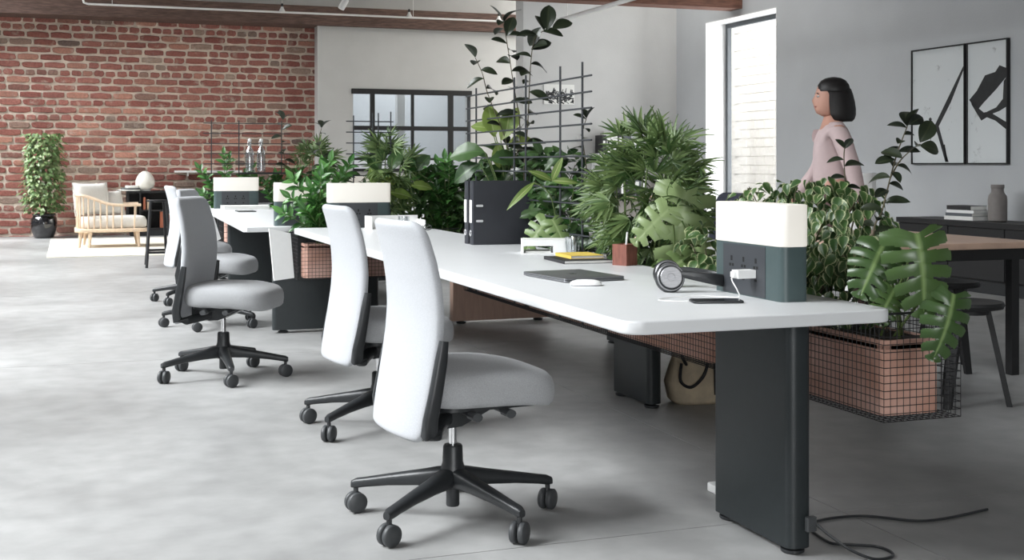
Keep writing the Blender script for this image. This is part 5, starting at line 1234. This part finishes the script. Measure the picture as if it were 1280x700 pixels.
# ------------------------------------------------------------------ the right side
def painting(label, y0, y1, m, strokes):
    xw = RX - 0.001; z0, z1 = 1.165, 2.335
    root = thing('painting', label, 'painting', (xw, y0, z0), 0, 'black and white abstract paintings'); W_ = y0 - y1; h = z1 - z0; f = 0.014
    # local: u runs to the viewer's right (towards -y)
    cv = MB().box((-0.026, -W_ + f, f), (-0.003, -f, h - f)).build('canvas', M[m], root, False)
    uvl = cv.data.uv_layers.new(name='UVMap')
    for lp in cv.data.loops:
        co = cv.data.vertices[lp.vertex_index].co; uvl.data[lp.index].uv = (-co.y, co.z)
    for lo, hi in (((-0.038, -W_, 0), (0, 0, f)), ((-0.038, -W_, h - f), (0, 0, h)), ((-0.038, -W_, f), (0, -W_ + f, h - f)), ((-0.038, -f, f), (0, 0, h - f))): MB().box(lo, hi).build('frame_strip', M['black_metal'], root, False)
    for poly in strokes:
        vs = [(-0.0268, -u * W_, v * h) for u, v in poly]; n = len(vs)
        MB().add(vs + [(-0.026, q[1], q[2]) for q in vs], [tuple(range(n)), ] + [(i, (i + 1) % n, n + (i + 1) % n, n + i) for i in range(n)]).build('brush_stroke', M['ink'], cv, False)
ky = lambda px: (lambda r: RX * r.y / r.x)(ray(px, 200))
painting('left painting with one thin bent black line', ky(1142.5), ky(1209.5), 'art_paper', [
    [(0.97, 0.82), (0.985, 0.86), (0.985, 0.80), (0.74, 0.52), (0.52, 0.325), (0.44, 0.33)], [(0.44, 0.33), (0.52, 0.325), (0.58, 0.22), (0.70, 0.02), (0.64, 0.02), (0.58, 0.12), (0.50, 0.25)],
    [(0.60, 0.16), (0.66, 0.02), (0.685, 0.02), (0.63, 0.17)], [(0.33, 0.39), (0.36, 0.405), (0.39, 0.39), (0.375, 0.36), (0.345, 0.36)], [(0.35, 0.30), (0.36, 0.30), (0.375, 0.17), (0.365, 0.17)]])
painting('right painting with a broad looping black brush figure', ky(1211.5), ky(1263), 'art_paper_two', [
    [(0.06, 0.53), (0.25, 0.60), (0.45, 0.72), (0.70, 0.74), (0.80, 0.79), (0.98, 0.76), (0.98, 0.70), (0.72, 0.60), (0.42, 0.50), (0.30, 0.455), (0.12, 0.50)],
    [(0.10, 0.515), (0.30, 0.455), (0.42, 0.42), (0.50, 0.38), (0.36, 0.355), (0.26, 0.41), (0.12, 0.49)],
    [(0.42, 0.42), (0.55, 0.425), (0.98, 0.33), (0.98, 0.27), (0.70, 0.35), (0.46, 0.385)],
    [(0.50, 0.425), (0.72, 0.455), (0.88, 0.52), (0.90, 0.66), (0.98, 0.70), (0.98, 0.46), (0.80, 0.425), (0.62, 0.405)]])
def right_sideboard():
    x0 = RX - 0.48; x1 = RX - 0.02; ya = 7.2; yb = (lambda r: x0 * r.y / r.x)(ray(1122, 280)); zt = 0.645
    root = thing('sideboard', 'low black sideboard along the grey right wall', 'sideboard', (x0, ya, 0)); L = yb - ya; d = x1 - x0
    MB().box((-0.01, -0.01, zt - 0.05), (d, L + 0.01, zt)).build('top_board', M['black_metal'], root, False)
    MB().box((0.02, 0, 0.12), (d, L, zt - 0.05)).build('body', M['black_metal'], root, False)
    n = 4
    for k in range(n):
        dr = MB().box((0.0, L * k / n + 0.006, 0.13), (0.02, L * (k + 1) / n - 0.006, zt - 0.056)).build('door', M['black_metal'], root, False)
        MB().box((-0.015, L * k / n + 0.05, 0.45), (0, L * k / n + 0.07, 0.52)).build('handle', M['black_plastic'], dr, False)
    MB().box((0.05, 0.05, 0), (d - 0.05, L - 0.05, 0.12)).build('plinth', M['black_plastic'], root, False)
    return zt, x0
ZS, XS = right_sideboard()
def on_side(px, x): r = ray(px, 280); return x * r.y / r.x
yb_ = on_side(1210, XS + 0.22); z = ZS
for lab, w_, L, t, m, dy in (('pale book at the bottom of the pile on the sideboard', 0.24, 0.36, 0.035, 'paper', 0.0), ('dark book second in the pile on the sideboard', 0.22, 0.33, 0.03, 'charcoal_grey', 0.01), ('white book third in the pile on the sideboard', 0.22, 0.34, 0.028, 'white_paint', -0.01), ('black book on top of the pile on the sideboard', 0.20, 0.30, 0.04, 'black_cover', 0.02)):
    root = thing('book', lab, 'book', (XS + 0.22, yb_ + dy, z), 0.08, 'books piled on the low sideboard')
    MB().box((-w_ / 2 + 0.003, -L / 2 + 0.003, 0.003), (w_ / 2 - 0.003, L / 2 - 0.003, t - 0.003)).build('pages', M['paper'], root, False)
    for z0_ in (0, t - 0.003): MB().box((-w_ / 2, -L / 2, z0_), (w_ / 2, L / 2, z0_ + 0.003)).build('cover', M[m], root, False)
    MB().box((-w_ / 2, -L / 2, 0.003), (-w_ / 2 + 0.003, L / 2, t - 0.003)).build('spine', M[m], root, False); z += t
yv = on_side(1247, XS + 0.2)
root = thing('vase', 'matt grey ceramic vase on the low black sideboard', 'vase', (XS + 0.2, yv, ZS))
MB().lathe([(0.065, 0), (0.082, 0.01), (0.084, 0.20), (0.078, 0.235), (0.058, 0.262), (0.054, 0.275), (0.054, 0.335), (0.048, 0.335), (0.048, 0.27), (0.07, 0.23), (0.07, 0.02), (0.001, 0.015)], n=28).build('body', M['grey_ceramic'], root)
MB().lathe([(0.0555, 0.300), (0.058, 0.304), (0.058, 0.330), (0.0555, 0.336), (0.050, 0.336)], n=28).build('neck_band', M['grey_ceramic'], root)

def table():
    c = Vector((3.9, 5.36, 0)); root = thing('meeting_table', 'wooden topped table with black frame at the right', 'table', c)
    MB().slab(rrect(0, 0, 1.12, 1.35, 0.02), 0.705, 0.74, 0.004).build('table_top', M['table_wood'], root)
    MB().box((0.06, 0.06, 0.64), (1.06, 1.29, 0.705)).build('apron', M['black_metal'], root, False)
    for x in (0.08, 0.99):
        for y in (0.08, 1.22): MB().box((x, y, 0), (x + 0.05, y + 0.05, 0.64)).build('leg', M['black_metal'], root, False)
table()
def low_stool(label, x, y, rz):
    root = thing('low_stool', label, 'stool', (x, y, 0), rz, 'black low stools')
    MB().lathe([(0.14, 0.465), (0.165, 0.47), (0.172, 0.485), (0.165, 0.50), (0.12, 0.498), (0.01, 0.494)], n=28).build('seat', M['black_metal'], root)
    for k in range(3):
        a = 2 * PI * k / 3; b = Vector((0.19 * math.cos(a), 0.19 * math.sin(a), 0)); t = Vector((0.09 * math.cos(a), 0.09 * math.sin(a), 0.47)); s_ = Vector((-math.sin(a), math.cos(a), 0)); o_ = Vector((math.cos(a), math.sin(a), 0))
        MB().loft([[p + s_ * w_ + o_ * 0.013, p - s_ * w_ + o_ * 0.013, p - s_ * w_ - o_ * 0.013, p + s_ * w_ - o_ * 0.013] for p, w_ in ((b, 0.018), (t, 0.03))]).build('leg', M['black_metal'], root, False)
    MB().lathe([(0.10, 0.44), (0.10, 0.465)], n=16).build('under_ring', M['black_metal'], root)
low_stool('black low stool in front of the wooden table', 4.10, 4.86, math.radians(-38))
low_stool('black low stool pushed under the wooden table', 4.72, 5.75, 0.4)
pp = Vector((6.0, 0, 0)); r_ = ray(1090, 260); k_ = 8.9; q = r_ * k_
root = thing('partition_panel', 'narrow white upright panel beside the walking person', 'panel', (q.x, q.y, 0))
MB().box((-0.015, -0.02, 0.02), (0.022, 0.35, 1.10)).build('panel', M['white_paint'], root, False)
MB().box((-0.12, -0.05, 0), (0.12, 0.38, 0.02)).build('foot_plate', M['black_metal'], root, False)

# ------------------------------------------------------------------ the person walking past
def skin_mesh(name, verts, edges, sub=2):
    """verts: {key: (x, y, z, rx, ry)}; the first key is the root"""
    keys = list(verts); me = bpy.data.meshes.new(name)
    me.from_pydata([verts[k][:3] for k in keys], [(keys.index(a), keys.index(b)) for a, b in edges], [])
    o = bpy.data.objects.new(name, me); C.objects.link(o)
    o.modifiers.new('skin', 'SKIN').use_smooth_shade = True
    if not me.skin_vertices: 
        bm = bmesh.new(); bm.from_mesh(me); bm.verts.layers.skin.verify(); bm.to_mesh(me); bm.free()
    for i, k in enumerate(keys):
        sv = me.skin_vertices[0].data[i]; sv.radius = verts[k][3:5]; sv.use_root = (i == 0)
    sm = o.modifiers.new('sub', 'SUBSURF'); sm.levels = sub; sm.render_levels = sub
    bpy.context.view_layer.update()
    ev = o.evaluated_get(bpy.context.evaluated_depsgraph_get()); out = bpy.data.meshes.new_from_object(ev)
    bpy.data.objects.remove(o); out.name = name
    return out
def person():
    base = ray(1041, 200) * 8.6; base = Vector((base.x, base.y, 0))
    root = thing('person', 'person with dark bob hair in pale pink top walking left', 'person', base, math.radians(158))
    V = {'pel': (0, 0, 0.96, .13, .10), 'bel': (0.0, 0, 1.08, .125, .095), 'che': (0.0, 0, 1.27, .14, .10), 'shc': (0, 0, 1.40, .11, .075), 'nek': (0.005, 0, 1.47, .055, .055), 'nk2': (0.02, 0, 1.53, .05, .052)}
    E_ = [('pel', 'bel'), ('bel', 'che'), ('che', 'shc'), ('shc', 'nek'), ('nek', 'nk2')]
    for s_, n, fx, hx in ((1, 'l', 0.24, -0.16), (-1, 'r', -0.22, 0.22)):
        V.update({n + 'hip': (0, s_ * .09, 0.90, .085, .085), n + 'kne': (fx * 0.55 + 0.03, s_ * .095, 0.50, .056, .056), n + 'ank': (fx - (0.06 if fx < 0 else 0), s_ * .095, 0.10 + (0.05 if fx < 0 else 0), .036, .036), n + 'toe': (fx + 0.13 - (0.05 if fx < 0 else 0), s_ * .10, 0.045, .034, .025),
                  n + 'sho': (0, s_ * .17, 1.405, .052, .052), n + 'elb': (hx * 0.35 - 0.03, s_ * .225, 1.13, .040, .040), n + 'wri': (hx + 0.02, s_ * .22, 0.90, .027, .024), n + 'pal': (hx * 1.2 + 0.03, s_ * .215, 0.835, .030, .016)})
        E_ += [('pel', n + 'hip'), (n + 'hip', n + 'kne'), (n + 'kne', n + 'ank'), (n + 'ank', n + 'toe'), ('shc', n + 'sho'), (n + 'sho', n + 'elb'), (n + 'elb', n + 'wri'), (n + 'wri', n + 'pal')]
        p = Vector(V[n + 'pal'][:3])
        for k, (dx, L) in enumerate(((0.022, 0.070), (0.008, 0.080), (-0.007, 0.074), (-0.021, 0.058))):
            a = p + Vector((dx, 0, -0.03)); b = a + Vector((0.006, -s_ * 0.008, -L * 0.5)); c = b + Vector((0.006, -s_ * 0.02, -L * 0.45))
            for nm, q, rr in (('a', a, .0095), ('b', b, .0085), ('c', c, .007)): V['%sf%d%s' % (n, k, nm)] = (q.x, q.y, q.z, rr, rr)
            E_ += [(n + 'pal', '%sf%da' % (n, k)), ('%sf%da' % (n, k), '%sf%db' % (n, k)), ('%sf%db' % (n, k), '%sf%dc' % (n, k))]
        t1 = p + Vector((0.035, -s_ * 0.012, 0.0)); t2 = t1 + Vector((0.014, -s_ * 0.012, -0.035))
        V[n + 't1'] = (t1.x, t1.y, t1.z, .010, .010); V[n + 't2'] = (t2.x, t2.y, t2.z, .008, .008); E_ += [(n + 'pal', n + 't1'), (n + 't1', n + 't2')]
    body = skin_mesh('body', V, E_)
    # head with brow, cheeks, nose, chin
    hm = MB(); rings = []
    N = 28
    for z, dx, rx, ry in ((1.500, 0.028, 0.045, 0.045), (1.520, 0.040, 0.070, 0.055), (1.545, 0.036, 0.085, 0.062), (1.575, 0.030, 0.092, 0.069), (1.61, 0.024, 0.097, 0.074), (1.645, 0.020, 0.100, 0.077), (1.68, 0.016, 0.099, 0.077), (1.71, 0.012, 0.092, 0.071), (1.735, 0.008, 0.076, 0.058), (1.752, 0.004, 0.050, 0.038), (1.758, 0.003, 0.015, 0.012)):
        ring = []
        for k in range(N):
            a = 2 * PI * k / N; x = dx + rx * math.cos(a); y = ry * math.sin(a)
            if abs(a) < 1e-6 or k in (1, N - 1):
                f = 1.0 if k == 0 else 0.35
                x += f * {1.575: 0.012, 1.61: 0.024, 1.645: 0.006, 1.545: 0.004, 1.520: 0.004}.get(z, 0)
            if k in (2, 3, N - 2, N - 3) and z == 1.645: x -= 0.006
            ring.append(Vector((x, y, z)))
        rings.append(ring)
    hm.loft(rings)
    for s_ in (-1, 1): hm.sphere((0.0, s_ * 0.078, 1.615), (0.018, 0.009, 0.030), 10, 6)
    head = hm.mesh('head', M['skin'], True, 80)
    bm = bmesh.new(); bm.from_mesh(body); bm.from_mesh(head); bm.to_mesh(body); bm.free(); body.materials.clear(); body.materials.append(M['skin']); body.shade_smooth()
    b = link('body', body, root)
    for s_ in (-1, 1):
        e = MB().sphere((0.108, s_ * 0.031, 1.637), (0.009, 0.014, 0.008), 10, 6).build('eye', M['eye_white'], b); MB().sphere((0.116, s_ * 0.031, 1.637), (0.003, 0.006, 0.006), 8, 5).build('iris', M['hair'], b)
        MB().sphere((0.113, s_ * 0.032, 1.658), (0.006, 0.018, 0.004), 8, 5).build('eyebrow', M['hair'], b)
    MB().sphere((0.121, 0, 1.565), (0.008, 0.024, 0.007), 10, 6).build('mouth', M['lip'], b)
    # bob hair
    rings = []
    for z, o_, f in ((1.462, 0.022, 84), (1.48, 0.042, 76), (1.51, 0.052, 70), (1.55, 0.052, 68), (1.60, 0.044, 66), (1.65, 0.030, 64), (1.69, 0.015, 50)):
        rx, ry, dx = 0.10 + o_ * 0.9, 0.078 + o_ * 0.55, -0.012
        rings.append((z, rx, ry, dx, f))
    hv = MB(); n = 24; out = []
    for z, rx, ry, dx, f in rings:
        out.append([Vector((dx + rx * math.cos(math.radians(f + (360 - 2 * f) * k / n)), ry * math.sin(math.radians(f + (360 - 2 * f) * k / n)), z)) for k in range(n + 1)])
    inn = [[Vector((q.x * 0.86, q.y * 0.88, q.z)) for q in r_] for r_ in out]
    hv.loft([o2 + list(reversed(i2)) for o2, i2 in zip(out, inn)])
    hv.loft([superring(-0.004, 0, rx, ry, z, 2.1, 28) for z, rx, ry in ((1.672, 0.112, 0.094), (1.69, 0.113, 0.095), (1.72, 0.106, 0.087), (1.748, 0.086, 0.068), (1.766, 0.054, 0.043), (1.774, 0.012, 0.01))])
    hv.build('hair', M['hair'], root, ang=80)
    def part(nm, keys, infl, m, extra=None, edges=None):
        VV = {k: (V[k][0], V[k][1], V[k][2], V[k][3] + infl, V[k][4] + infl) for k in keys}
        if extra: VV.update(extra)
        me = skin_mesh(nm, VV, edges or [e for e in E_ if e[0] in VV and e[1] in VV]); me.materials.append(M[m]); return link(nm, me, root)
    part('shirt', ['pel', 'bel', 'che', 'shc', 'nek', 'lsho', 'lelb', 'lwri', 'rsho', 'relb', 'rwri'], 0.021, 'pink_cotton', {'pel': (0, 0, 1.0, .165, .128), 'nek': (0.003, 0, 1.455, .068, .068)})
    part('trousers', ['pel', 'lhip', 'rhip', 'lkne', 'rkne', 'lank', 'rank'], 0.022, 'brown_trousers', {'waist': (0, 0, 1.06, .152, .122)}, [('pel', 'waist'), ('pel', 'lhip'), ('pel', 'rhip'), ('lhip', 'lkne'), ('rhip', 'rkne'), ('lkne', 'lank'), ('rkne', 'rank')])
    for n in 'lr':
        a = Vector(V[n + 'ank'][:3]); z0 = 0.0 if n == 'l' else 0.0
        MB().loft([superring(a.x + 0.05, a.y, 0.135 * k, 0.045 * k, z, 2.8, 20) for z, k in ((z0, 0.95), (z0 + 0.012, 1.0), (z0 + 0.035, 0.98), (z0 + 0.06, 0.8), (z0 + 0.085, 0.55))]).build('shoe', M['shoe'], root)
person()
